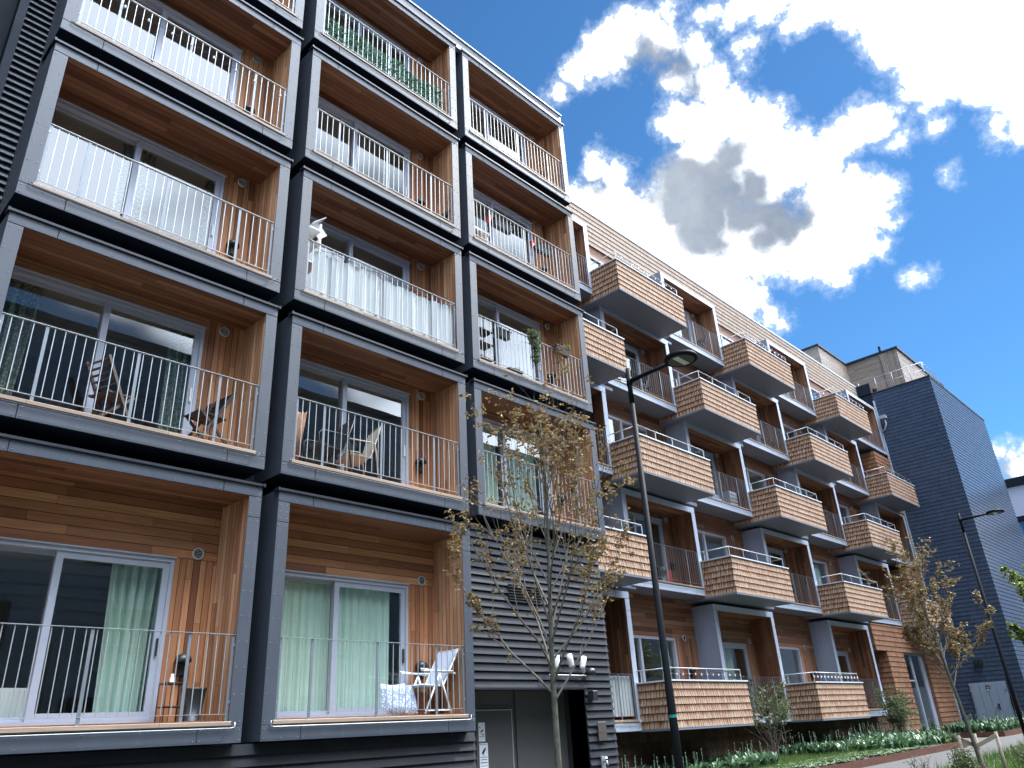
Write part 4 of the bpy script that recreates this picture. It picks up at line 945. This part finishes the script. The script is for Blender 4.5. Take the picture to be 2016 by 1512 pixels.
# canvas screen and drying rack
b=MB(); b.smooth=True; n=150; x0,x1=.62,3.84; z=8.5
prev=None
for k in range(n+1):
    x=x0+(x1-x0)*k/n; y=.075+.022*math.sin(x*22)+.008*math.sin(x*61); sag=.03*abs(math.sin((x-x0)*2.0*math.pi/1.0*.5)); zt=z+1.19-sag-.02*math.sin(x*3); zb=z+.235+.012*math.sin(x*9)
    row=[(x,y,zb),(x,y+.008*math.sin(x*13),(zb+zt)/2),(x,y-.006,zt)]
    i=len(b.v); b.v+=row
    if k:
        for q in (0,1): b.f.append((i-3+q,i+q,i+q+1,i-3+q+1)); b.m.append(0); b.sm.append(True)
tag(put('canvas_screen',b,M['wcloth']),'creased white canvas privacy screen tied along a whole balcony railing','privacy screen')
b=MB()
for (x,zz) in ((.56,9.42),(.56,9.86),(.56,10.14)):
    b.box(x-.1,.12,zz,x+.20,.50,zz+.018)
    b.box(x-.1,.12,zz+.018,x-.085,.50,zz+.14); b.box(x+.185,.12,zz+.018,x+.20,.50,zz+.14)
for x in (.47,.75):
    for y in (.13,.49): b.box(x-.012,y-.012,8.775,x+.012,y+.012,10.3)
b.bar((.62,.3,10.30),(.86,.3,10.52),.30,.012,(0,0,1)); b.bar((.72,.3,10.20),(.88,.3,10.36),.012,.3)
tag(put('white_shelf',b,M['white']),'white folding shelf rack behind the canvas screen','shelf')
def string_lights(name,pts,drop,lab,group,bulb=.028,cable=True,loc=(0,0,0),every=1):
    t=thing(name,loc,lab,'string lights',group); c=MB(); B=Vector(loc)
    P=[Vector(p) for p in pts]; path=[]
    for a,e in zip(P,P[1:]):
        for k in range(4): q=k/4; path.append(a.lerp(e,q)-Vector((0,0,drop*4*q*(1-q)*.5)))
    path.append(P[-1]); c.tube(path,.004,4); put('cable',c,M['rope'],t,Vector((0,0,0)))
    for p in P[::every]:
        q=MB(); s=bulb*.6/.028; q.lathe((0,0,0),[(.006*s,.03*s),(.012*s,.0),(.026*s,-.02*s),(.028*s,-.042*s),(.018*s,-.062*s),(.003*s,-.068*s)],8); put('bulb',q,M['bulb'],t,p-Vector((0,0,.02)))
    return t
string_lights('string_lights',[(x,-.005,12.585) for x in (-3.4,-3.04,-2.67,-2.29,-1.97,-1.58,-1.18,-.83,-.33)],.05,'clear bulb string lights along the topmost left railing',None,bulb=.035)
c=MB(); P=[]
for k in range(25):
    x=.5+k*.138; P.append((x,.03+.02*math.sin(k),9.79-(.05+.05*abs(math.sin(k*.9)) if 0<k<24 else 0)))
c.tube(P,.006,5); c.tube([(3.85,.03,9.75),(3.86,.02,9.4),(3.83,.03,9.1),(3.86,.02,8.85)],.008,5); tag(put('cable',c,M['rope']),'dark cable looped along the railing above the white canvas screen','cable')
b=MB(); b.box(-.98,.30,11.762,-.62,.55,11.78)
for k in range(3): b.box(-.98,.30,11.80+k*.085,-.62,.312,11.86+k*.085); b.box(-.98,.30,11.80+k*.085,-.968,.55,11.86+k*.085); b.box(-.632,.30,11.80+k*.085,-.62,.55,11.86+k*.085); b.box(-.98,.538,11.80+k*.085,-.62,.55,11.86+k*.085)
for x in (-.98,-.645): b.box(x,.295,11.78,x+.025,.30,12.04)
tag(put('plastic_crate',b,M['dkplastic']),'dark crate on the balcony with the bulb string lights','crate')
b=MB(); b.bar((3.62,.35,11.80),(3.9,.30,12.28),.34,.03,(1,0,-.4)); b.bar((3.40,.36,11.84),(3.64,.35,11.84),.36,.03); b.tube([(3.42,.22,11.77),(3.72,.22,12.05)],.014,5); b.tube([(3.42,.50,11.77),(3.72,.50,12.05)],.014,5); b.tube([(3.66,.22,11.77),(3.45,.22,12.0)],.014,5); b.tube([(3.66,.50,11.77),(3.45,.50,12.0)],.014,5)
tag(put('black_lounge_chair',b,M['dkplastic']),'low black lounge chair in the right end of a balcony beneath the green screen','chair')
# leafy privacy screen
b=MB(); r=random.Random(44)
for _ in range(5200):
    x=r.uniform(.56,3.60); zz=14.5+r.uniform(.24,.90+.05*math.sin(x*6)); leafquad(b,(x,.10+r.uniform(-.03,.03),zz),(r.gauss(0,.6),-.7,r.gauss(0,.8)),.07*r.uniform(.6,1.3),r)
M['fauxleaf']=leafmat('faux_ivy_leaves',[(.12,.22,.15),(.18,.30,.21),(.25,.38,.29)],trans=.1)
t=thing('ivy_screen',(2,.1,14.7),'green artificial ivy screen covering the lower half of a top-floor railing','privacy screen')
put('leaves',b,M['fauxleaf'],t); b=MB()
for k in range(17): b.box(.56+k*.19,.118,14.72,.568+k*.19,.124,15.38)
for k in range(5): b.box(.56,.112,14.74+k*.15,3.6,.117,14.748+k*.15)
put('lattice',b,M['dwood'],t)
# column C balconies
def planter(x0,x1,y,z,lab,m='dkplastic'):
    b=MB(); b._add([(x0+.02,y-.06,z),(x1-.02,y-.06,z),(x1-.02,y+.06,z),(x0+.02,y+.06,z),(x0,y-.09,z+.16),(x1,y-.09,z+.16),(x1,y+.09,z+.16),(x0,y+.09,z+.16)],[(0,3,2,1),(4,5,6,7),(0,1,5,4),(1,2,6,5),(2,3,7,6),(3,0,4,7)])
    b.box(x0-.01,y-.10,z+.161,x1+.01,y+.10,z+.18); b.tube([(x0+.08,y-.09,z+.17),(x0+.08,y-.14,z+.22)],.008,4); b.tube([(x1-.08,y-.09,z+.17),(x1-.08,y-.14,z+.22)],.008,4)
    return tag(put('flower_box',b,M[m]),lab,'flower box')
planter(5.20,5.80,.16,12.50,'long black flower box hanging inside a railing beside a red pot, left of two')
planter(6.66,7.18,.16,12.48,'long black flower box hanging inside a railing beside a red pot, right of two')
for x,lab in ((5.08,'red pot left of the left black flower box'),(6.54,'red pot left of the right black flower box')):
    b=MB(); b.lathe((x,.15,12.50),[(.045,0),(.065,.14),(.07,.15),(.06,.15),(.0,.13)],12); tag(put('red_pot',b,M['red']),lab,'pot')
b=MB(); b.box(4.55,.25,12.24,5.20,.62,12.30); b.box(4.58,.28,11.76,4.63,.33,12.24); b.box(5.12,.28,11.76,5.17,.33,12.24); b.box(4.58,.55,11.76,4.63,.6,12.24); b.box(5.12,.55,11.76,5.17,.6,12.24); b.box(4.6,.3,11.95,5.15,.6,11.98)
tag(put('white_table',b,M['white']),'white table at the left end of the balcony with red pots','table')
b=MB(); b.box(4.70,.30,11.982,4.95,.50,12.15); tag(put('plastic_crate',b,M['dwood']),'dark box on the lower shelf of the white balcony table','box')
b=MB()
for x in (4.52,5.20):
    for y in (.30,.60): b.tube([(x,y,8.775),(x,y,10.25 if y>.5 else 9.7)],.012,6)
for zz in (9.05,9.40,9.72): b.box(4.52,.30,zz,5.20,.60,zz+.012); b.tube([(4.52,.30,zz),(5.2,.6,zz+.25)],.007,4)
b.tube([(4.52,.60,10.25),(5.20,.60,10.25)],.012,6)
tag(put('shelf_rack',b,M['lampblk']),'thin black metal shelf rack at the left end of the balcony with trailing ivy','shelf')
b=MB(); b.lathe((4.78,.4,9.415),[(.06,0),(.085,.14),(.09,.15),(.0,.14)],12); tag(put('plant_pot',b,M['wicker']),'reddish pot on the thin black metal shelf rack','pot')
planter(5.10,5.50,.14,9.56,'short dark flower box hung inside the railing left of the trailing ivy')
def hanging(name,c,w,h,lab,seed,lm,n,ls):
    r=random.Random(seed); t=thing(name,c,lab,'plant'); b=MB()
    for _ in range(n):
        s=r.random()**1.3; a=r.gauss(0,1)*w*(.38 if s<.5 else .2); leafquad(b,(c[0]+a,c[1]+r.gauss(0,.04)-.06,c[2]+.12-h*s),(r.gauss(0,.6),-.5,r.uniform(-1,.4)),ls*r.uniform(.6,1.3),r)
    put('leaves',b,M[lm],t); return t
hanging('trailing_ivy',(6.16,.03,9.84),.26,.78,'trailing green ivy in a pot hooked on a balcony railing',3,'leafs',900,.05)
b=MB(); b.lathe((6.2,.06,9.70),[(.08,0),(.11,.16),(.12,.17),(.0,.16)],12); tag(put('plant_pot',b,M['mesh']),'grey pot holding the trailing ivy on the railing','pot')
planter(6.86,7.32,.0,9.68,'grey wicker flower box straddling the railing, with withered plants',m='bronze')
hanging('withered_plant',(6.95,.0,9.66),.22,.50,'withered brown plant hanging from the grey wicker flower box',5,'leafb',260,.045)
hanging('green_sprig',(7.28,.02,9.86),.1,.10,'small green sprig growing from the right end of the grey wicker box',6,'leafg',50,.05)
b=MB(); b.lathe((7.02,.3,8.775),[(.13,.0),(.15,.10),(.13,.20),(.0,.22)],14); b.tube([(6.95,.3,8.78),(6.9,.3,8.77)],.01,4); tag(put('black_kettle_pot',b,M['dkplastic']),'round black pot low behind the railing bars right of the ivy','pot')
# ------------------------------------------------------------------ curtains
def curtain(x0,x1,y,z0,z1,m,lab,folds=9,amp=.03,gather=0.,group=None):
    b=MB(); n=int((x1-x0)*90)+14; ph=rnd.uniform(0,6)
    for k in range(n+1):
        q=k/n
        for j,zz in enumerate((z0,z0*.45+z1*.55,z1)):
            x=x0+(x1-x0)*q+(gather*(1-j/2)*(.5-q)); yy=y+amp*math.sin(q*folds*6.28+ph)+amp*.4*math.sin(q*folds*2.3*6.28+ph*2+j*.3)
            b.v.append((x,yy,zz))
    for k in range(n):
        for j in (0,1): i=k*3+j; b.f.append((i,i+3,i+4,i+1)); b.m.append(0); b.sm.append(True)
    return tag(put('curtain',b,M[m]),lab,'curtain',group)
curtain(.50,1.80,.93,2.20,4.22,'gcurt','pale green curtain drawn behind the left pane of the lower middle balcony',8,.020)
curtain(1.84,2.98,.90,2.20,4.22,'gcurt','pale green curtain drawn behind the right pane of the lower middle balcony',7,.020)
curtain(-1.52,-.84,1.03,2.20,4.24,'gcurt','pale curtain hanging behind the right pane of the lower left balcony',5,.045,.1)
curtain(-3.62,-3.02,.99,5.8,7.84,'pcurt','patterned grey-green curtain gathered at the left of the folding chairs balcony',4,.05,.2)
curtain(-1.26,-.84,.98,5.8,7.84,'pcurt','patterned grey-green curtain gathered by the right frame above the folding chair',3,.05,.05)
curtain(-2.42,-2.20,.99,8.8,10.84,'pcurt','narrow patterned curtain left of the mullion, second balcony from the top left',2,.04)
curtain(-2.10,-1.90,.98,8.8,10.84,'pcurt','narrow patterned curtain right of the mullion, second balcony from the top left',2,.04)
curtain(-1.06,-.84,.98,8.8,10.84,'pcurt','narrow patterned curtain at the right frame, second balcony from the top left',2,.04)
curtain(4.5,5.84,1.0,5.8,7.84,'gcurt','pale curtain behind the left pane of the balcony half hidden by the maple',8,.035)
curtain(5.9,6.95,.98,5.8,7.84,'gcurt','pale curtain behind the right pane of the balcony half hidden by the maple',7,.035)
curtain(4.5,5.1,1.0,14.8,16.8,'pcurt','grey curtain in the topmost right balcony of the dark block',4,.04)
curtain(16.6,18.4,3.2,2.05,4.08,'gcurt','green-tinted curtain in the grey box door left of the feathery shrub',9,.035)
curtain(24.4,26.1,3.2,2.05,4.08,'gcurt','pale curtain in the grey box door above the farther shrub',9,.035)
curtain(27.9,28.6,3.2,8.6,10.5,'gcurt','pale curtain in a recess window far along the third level',4,.04)
curtain(25.0,26.6,3.18,5.6,7.55,'gcurt','pale curtain in a recess window far along the second level',8,.04)
curtain(8.6,9.3,3.2,5.6,7.55,'gcurt','white curtain in the recess window behind the maple crown',4,.04)
curtain(14.3,14.75,3.18,2.05,4.05,'gcurt','green curtain at the right of the lower recess window behind the lamp pole',3,.04)
curtain(10.15,10.5,3.2,11.5,13.5,'gcurt','white curtain in the recess window just right of the dark block',2,.04)
b=MB(); b.smooth=True; n=70
for k in range(n+1):
    x=8.25+3.27*k/n; y=2.30+.02*math.sin(x*38); i=len(b.v); b.v+=[(x,y,2.08),(x,y,3.0)]
    if k: b.f.append((i-2,i,i+1,i-1)); b.m.append(0); b.sm.append(True)
tag(put('canvas_screen',b,M['wcloth']),'ribbed white screen behind the ground-level railing at the corner of the dark block','privacy screen')
b=MB(); b.box(-2.85,1.05,2.24,-2.22,1.12,2.62)
for k in range(12): b.box(-2.83+k*.052,1.04,2.27,-2.80+k*.052,1.05,2.59)
tag(put('radiator',b,M['white']),'white radiator just inside the lower left balcony window','radiator')
# string lights on the shingled balconies
def rail_path(o,n,z=1.30): p=wpos(o); return [(p.x+.06+(3.4)*k/n,p.y+.035,p.z+z) for k in range(n+1)]
for (key,n,z,lab,bl) in (((5,0),11,1.30,'bulb string lights along the top shingled balcony nearest the dark block',.035),((5,1),11,1.30,'bulb string lights along the middle shingled balcony of the top row',.035),((5,2),8,1.30,'bulb string lights along the farthest shingled balcony of the top row',.035),((1,0),12,1.24,'dark string of small bulbs on the lowest shingled balcony behind the lamp pole',.028),((1,1),13,1.26,'row of clear bulbs on the lowest shingled balcony nearest the tulips',.042)):
    string_lights('string_lights',rail_path(BAL[key],n,z),.06,lab,'string lights on the shingled balconies',bulb=bl)
# furniture glimpsed in the long building
def cafe_set(x,y,z,lab):
    t=thing('garden_table',(x,y,z),lab[0],'table'); b=MB(); b.lathe((x,y,z+.68),[(.28,0),(.29,.012),(.28,.024)],16); put('table_top',b,M['lampblk'],t)
    b=MB()
    for k in range(3): a=k*2.09; b.tube([(x+.25*math.cos(a),y+.25*math.sin(a),z),(x-.05*math.cos(a),y-.05*math.sin(a),z+.68)],.012,5)
    put('legs',b,M['lampblk'],t)
    folding_chair((x+.75,y,z),math.pi,lab[1]); 
cafe_set(13.7,2.62,11.475,('small round dark table behind the railing near the lamp head','dark folding chair beside the round table behind the lamp head'))
folding_chair((18.9,2.62,14.435),math.pi+.2,'dark folding chair in the top grey box left of the middle string lights')
folding_chair((10.6,2.62,8.56),.3,'dark folding chair in the narrow grey box beside the dark block')
b=MB()
for k in range(4): b.box(18.55,2.36,8.60+k*.13,19.05,2.38,8.70+k*.13)
b.box(18.55,2.38,8.60,18.57,2.62,9.1); b.box(19.03,2.38,8.60,19.05,2.62,9.1); b.box(18.55,2.60,8.6,19.05,2.62,9.1); b.box(18.57,2.38,8.575,19.03,2.6,8.59)
tag(put('slatted_planter',b,M['vent']),'grey slatted planter box in the grey box right of the lamp pole, middle height','planter')
b=MB(); b.lathe((18.8,2.5,8.60),[(.012,0),(.012,1.1),(.0,1.12)],6); b.tube([(18.65,2.5,8.6),(18.62,2.48,9.7)],.008,4); tag(put('garden_canes',b,M['bwood']),'two thin plant canes standing in the grey slatted planter','canes')
b=MB(); b.box(17.3,2.34,8.56,17.9,2.7,8.68); b.box(17.35,2.38,8.681,17.85,2.66,8.80); tag(put('storage_box',b,M['mesh']),'low pale green boxes stacked behind the railing right of the lamp pole','box')
b=MB(); b.lathe((14.0,2.6,5.545),[(.16,0),(.20,.30),(.19,.45),(.05,.52),(.0,.52)],14); b.cur=1; b.box(14.1,2.45,5.545,14.35,2.7,5.95); tag(put('barbecue',b,[M['dkplastic'],M['red']]),'round black barbecue and red crate behind the railing right of the lamp pole, second level','barbecue')
SKY,CLOUD,SUN,EXPO,BACKC,TOPC,COVER=.052,6.,2.1,1.68,1.6,13.,.42 #PARAMS
CB = [(0.569, 0.421, 0.706, 0.0217), (0.576, 0.388, 0.719, 0.0295), (0.584, 0.354, 0.731, 0.0377), (0.588, 0.326, 0.74, 0.0372), (0.608, 0.297, 0.736, 0.0370), (0.638, 0.278, 0.718, 0.0328), (0.663, 0.277, 0.695, 0.0373), (0.643, 0.305, 0.703, 0.0363), (0.695, 0.266, 0.669, 0.0398), (0.67, 0.329, 0.666, 0.0309), (0.697, 0.298, 0.653, 0.0459), (0.722, 0.259, 0.642, 0.0484), (0.729, 0.23, 0.645, 0.0268), (0.759, 0.233, 0.608, 0.0451), (0.747, 0.281, 0.602, 0.0676), (0.719, 0.326, 0.614, 0.0530), (0.777, 0.207, 0.594, 0.0357), (0.778, 0.175, 0.604, 0.0321), (0.781, 0.146, 0.608, 0.0316), (0.801, 0.14, 0.583, 0.0201), (0.806, 0.218, 0.55, 0.0570), (0.824, 0.181, 0.537, 0.0324), (0.838, 0.173, 0.518, 0.0234), (0.817, 0.256, 0.517, 0.0580), (0.838, 0.212, 0.503, 0.0419), (0.788, 0.303, 0.536, 0.0685), (0.75, 0.346, 0.564, 0.0631), (0.714, 0.361, 0.601, 0.0410), (0.718, 0.399, 0.57, 0.0609), (0.683, 0.434, 0.588, 0.0516), (0.653, 0.453, 0.607, 0.0387), (0.64, 0.426, 0.64, 0.0255), (0.661, 0.416, 0.625, 0.0287), (0.627, 0.422, 0.654, 0.0174), (0.781, 0.36, 0.51, 0.0509), (0.752, 0.381, 0.538, 0.0512), (0.808, 0.346, 0.477, 0.0348), (0.826, 0.333, 0.456, 0.0226), (0.837, 0.324, 0.442, 0.0196), (0.842, 0.25, 0.478, 0.0274), (0.641, 0.222, 0.735, 0.0261), (0.653, 0.191, 0.733, 0.0343), (0.684, 0.157, 0.712, 0.0384), (0.684, 0.182, 0.706, 0.0241), (0.701, 0.114, 0.704, 0.0498), (0.735, 0.08, 0.674, 0.0545), (0.76, 0.044, 0.648, 0.0588), (0.769, 0.0, 0.639, 0.0570), (0.763, 0.093, 0.639, 0.0305), (0.778, 0.071, 0.624, 0.0438), (0.797, 0.037, 0.604, 0.0428), (0.813, 0.013, 0.583, 0.0474), (0.833, 0.031, 0.553, 0.0294), (0.827, 0.052, 0.56, 0.0228), (0.793, 0.1, 0.601, 0.0201), (0.776, 0.108, 0.622, 0.0210), (0.805, 0.101, 0.584, 0.0210), (0.673, 0.224, 0.705, 0.0220), (0.601, 0.268, 0.753, 0.0205), (0.623, 0.243, 0.743, 0.0204), (0.837, 0.108, 0.536, 0.0158), (0.88, 0.165, 0.445, 0.0203), (0.852, 0.186, 0.489, 0.0206), (0.954, 0.163, 0.253, 0.0224), (0.958, 0.153, 0.244, 0.0222), (0.962, 0.147, 0.229, 0.0275), (0.963, 0.124, 0.24, 0.0326)]
GB = [(0.713, 0.352, 0.607, 0.042), (0.727, 0.368, 0.58, 0.04), (0.747, 0.372, 0.55, 0.034), (0.755, 0.29, 0.588, 0.032), (0.795, 0.28, 0.538, 0.032), (0.727, 0.301, 0.618, 0.0321), (0.734, 0.331, 0.593, 0.0438), (0.743, 0.356, 0.566, 0.0393), (0.763, 0.311, 0.566, 0.0387), (0.783, 0.284, 0.553, 0.0383), (0.797, 0.255, 0.548, 0.0293), (0.79, 0.305, 0.531, 0.0299), (0.76, 0.356, 0.544, 0.0254), (0.613, 0.317, 0.723, 0.0314), (0.636, 0.298, 0.712, 0.0277), (0.656, 0.293, 0.695, 0.0181), (0.767, 0.23, 0.599, 0.0144), (0.96, 0.16, 0.232, 0.0189), (0.654, 0.44, 0.616, 0.0167), (0.705, 0.386, 0.595, 0.0191)]
# ------------------------------------------------------------------ sky, sun, camera
SUN_AZ,SUN_EL=102.,50.
w=bpy.data.worlds.new('World'); S.world=w; w.use_nodes=True; t=NT(w); t.n.clear()
out=t.node('ShaderNodeOutputWorld')
sky=t.node('ShaderNodeTexSky',{'sky_type':'NISHITA','sun_disc':False,'sun_elevation':R(SUN_EL),'sun_rotation':R(SUN_AZ),'altitude':50,'air_density':1.0,'dust_density':.05,'ozone_density':4.0})
bg1=t.node('ShaderNodeBackground',Color=t.mix(1.,sky.outputs[0],(.42,.75,.93,1),'MULTIPLY'),Strength=SKY)
co=t.node('ShaderNodeTexCoord').outputs['Generated']
n1=t.node('ShaderNodeTexNoise',Vector=co,Scale=9.,Detail=7.,Roughness=.62)
def vop(op,a,b=None):
    o=t.node('ShaderNodeVectorMath',{'operation':op}); t.set(o.inputs[0],a)
    if b is not None: t.set(o.inputs[1],b)
    return o
wv=vop('MULTIPLY',vop('SUBTRACT',n1.outputs['Color'],(.5,.5,.5)).outputs[0],(.085,.085,.085)).outputs[0]
n2=t.node('ShaderNodeTexNoise',Vector=co,Scale=46.,Detail=7.,Roughness=.56)
wv2=vop('MULTIPLY',vop('SUBTRACT',n2.outputs['Color'],(.5,.5,.5)).outputs[0],(.024,.024,.024)).outputs[0]
dw=vop('ADD',vop('ADD',co,wv).outputs[0],wv2).outputs[0]
dg=vop('ADD',vop('ADD',co,vop('MULTIPLY',wv,(.8,.8,.8)).outputs[0]).outputs[0],vop('MULTIPLY',wv2,(.5,.5,.5)).outputs[0]).outputs[0]
def field(vec,bl,sm=.04):
    f=None
    for x,y,z,r in bl:
        d=vop('DISTANCE',vec,(x,y,z)).outputs['Value']; v=t.math('MULTIPLY_ADD',d,-1./r,1.) 
        v=t.math('MULTIPLY',v,r/.05) if r<.05 else v
        f=v if f is None else t.math('SMOOTH_MAX',f,v,sm)
    return f
fc=field(dw,CB); fg=field(dg,GB,.25)
# clouds over the rest of the sky dome, unseen overhead ones boosted as added fill
sepv=t.node('ShaderNodeSeparateXYZ',Vector=co)
den=t.math('MAXIMUM',t.math('ADD',sepv.outputs[2],.22),.05)
pl=t.node('ShaderNodeCombineXYZ',X=t.math('DIVIDE',sepv.outputs[0],den),Y=t.math('DIVIDE',sepv.outputs[1],den))
n3=t.node('ShaderNodeTexNoise',Vector=pl.outputs[0],Scale=1.1,Detail=4.,Roughness=.45)
back=t.math('MULTIPLY_ADD',t.math('MULTIPLY',sepv.outputs[1],-1.),5.,-.5,clamp=True)
gen=t.math('SUBTRACT',t.math('MULTIPLY',t.math('SUBTRACT',n3.outputs[0],COVER),6.5),t.math('MULTIPLY',t.math('SUBTRACT',1.,back),6.))
f=t.math('MAXIMUM',fc,gen)
det=t.node('ShaderNodeTexNoise',Vector=co,Scale=120.,Detail=5.,Roughness=.65)
f=t.math('ADD',f,t.math('MULTIPLY',t.math('MULTIPLY_ADD',det.outputs[0],.42,-.21),t.math('MULTIPLY_ADD',back,-.85,1.)))
mr=t.node('ShaderNodeMapRange',{'interpolation_type':'SMOOTHSTEP'},Value=f); mr.inputs[1].default_value=-.10; mr.inputs[2].default_value=.52
mask=mr.outputs[0]
core=t.node('ShaderNodeMapRange',{'interpolation_type':'SMOOTHSTEP'},Value=f); core.inputs[1].default_value=.15; core.inputs[2].default_value=.75
gm=t.node('ShaderNodeMapRange',{'interpolation_type':'SMOOTHSTEP'},Value=fg); gm.inputs[1].default_value=-.25; gm.inputs[2].default_value=.42
gcol=t.mix(t.math('MULTIPLY_ADD',n1.outputs[0],3.,-1.05,clamp=True),tuple(v*6.2/(CLOUD*2**EXPO) for v in (.052,.063,.080))+(1,),tuple(v*6.2/(CLOUD*2**EXPO) for v in (.090,.101,.116))+(1,))
cc=t.mix(core.outputs[0],tuple(v*6.2/(CLOUD*2**EXPO) for v in (.16,.185,.22))+(1,),(1.,1.,1.,1)); cc=t.mix(t.math('POWER',gm.outputs[0],.22),cc,gcol)
zb=t.node('ShaderNodeMapRange',{'interpolation_type':'SMOOTHSTEP'},Value=sepv.outputs[2]); zb.inputs[1].default_value=.76; zb.inputs[2].default_value=.93; zb.inputs[3].default_value=BACKC; zb.inputs[4].default_value=TOPC
cs=t.math('MULTIPLY_ADD',t.math('SUBTRACT',1.,back),CLOUD,t.math('MULTIPLY',back,zb.outputs[0]))
cc=t.mix(back,cc,t.mix(1.,cc,(.84,.93,1.07,1),'MULTIPLY'))
bg2=t.node('ShaderNodeBackground',Color=cc,Strength=cs)
mx=t.node('ShaderNodeMixShader'); t.l.new(mask,mx.inputs[0]); t.l.new(bg1.outputs[0],mx.inputs[1]); t.l.new(bg2.outputs[0],mx.inputs[2]); t.l.new(mx.outputs[0],out.inputs[0])
w.cycles.sampling_method='MANUAL'; w.cycles.sample_map_resolution=512
sl=bpy.data.lights.new('sun','SUN'); sl.energy=SUN; sl.angle=R(.53); sl.color=(1.,.95,.87)
so=bpy.data.objects.new('sun',sl); COL.objects.link(so)
d=Vector((math.sin(R(SUN_AZ))*math.cos(R(SUN_EL)),math.cos(R(SUN_AZ))*math.cos(R(SUN_EL)),math.sin(R(SUN_EL))))
so.rotation_euler=d.to_track_quat('Z','Y').to_euler(); so.location=d*60
cam=bpy.data.cameras.new('camera'); cm=bpy.data.objects.new('camera',cam); COL.objects.link(cm)
cam.sensor_width=36.; cam.lens=1502.8/2016*36.; cam.clip_end=1500.; cam.clip_start=.05
yaw,pit,rol=R(46.9767),R(24.711),R(-3.3616)
f=Vector((math.sin(yaw)*math.cos(pit),math.cos(yaw)*math.cos(pit),math.sin(pit))); r_=Vector((math.cos(yaw),-math.sin(yaw),0)); u=r_.cross(f)
rr=r_*math.cos(rol)+u*math.sin(rol); uu=-r_*math.sin(rol)+u*math.cos(rol)
cm.matrix_world=Matrix(((rr.x,uu.x,-f.x,-5.1913),(rr.y,uu.y,-f.y,-9.8609),(rr.z,uu.z,-f.z,1.7969),(0,0,0,1)))
S.camera=cm
S.view_settings.view_transform='Standard'; S.view_settings.look='None'; S.view_settings.exposure=EXPO; S.view_settings.gamma=1.
S.render.engine='CYCLES'; S.cycles.max_bounces=7; S.cycles.transparent_max_bounces=16; S.cycles.glossy_bounces=4; S.cycles.diffuse_bounces=4
S.cycles.use_denoising=True
S.cycles.sample_clamp_indirect=6.
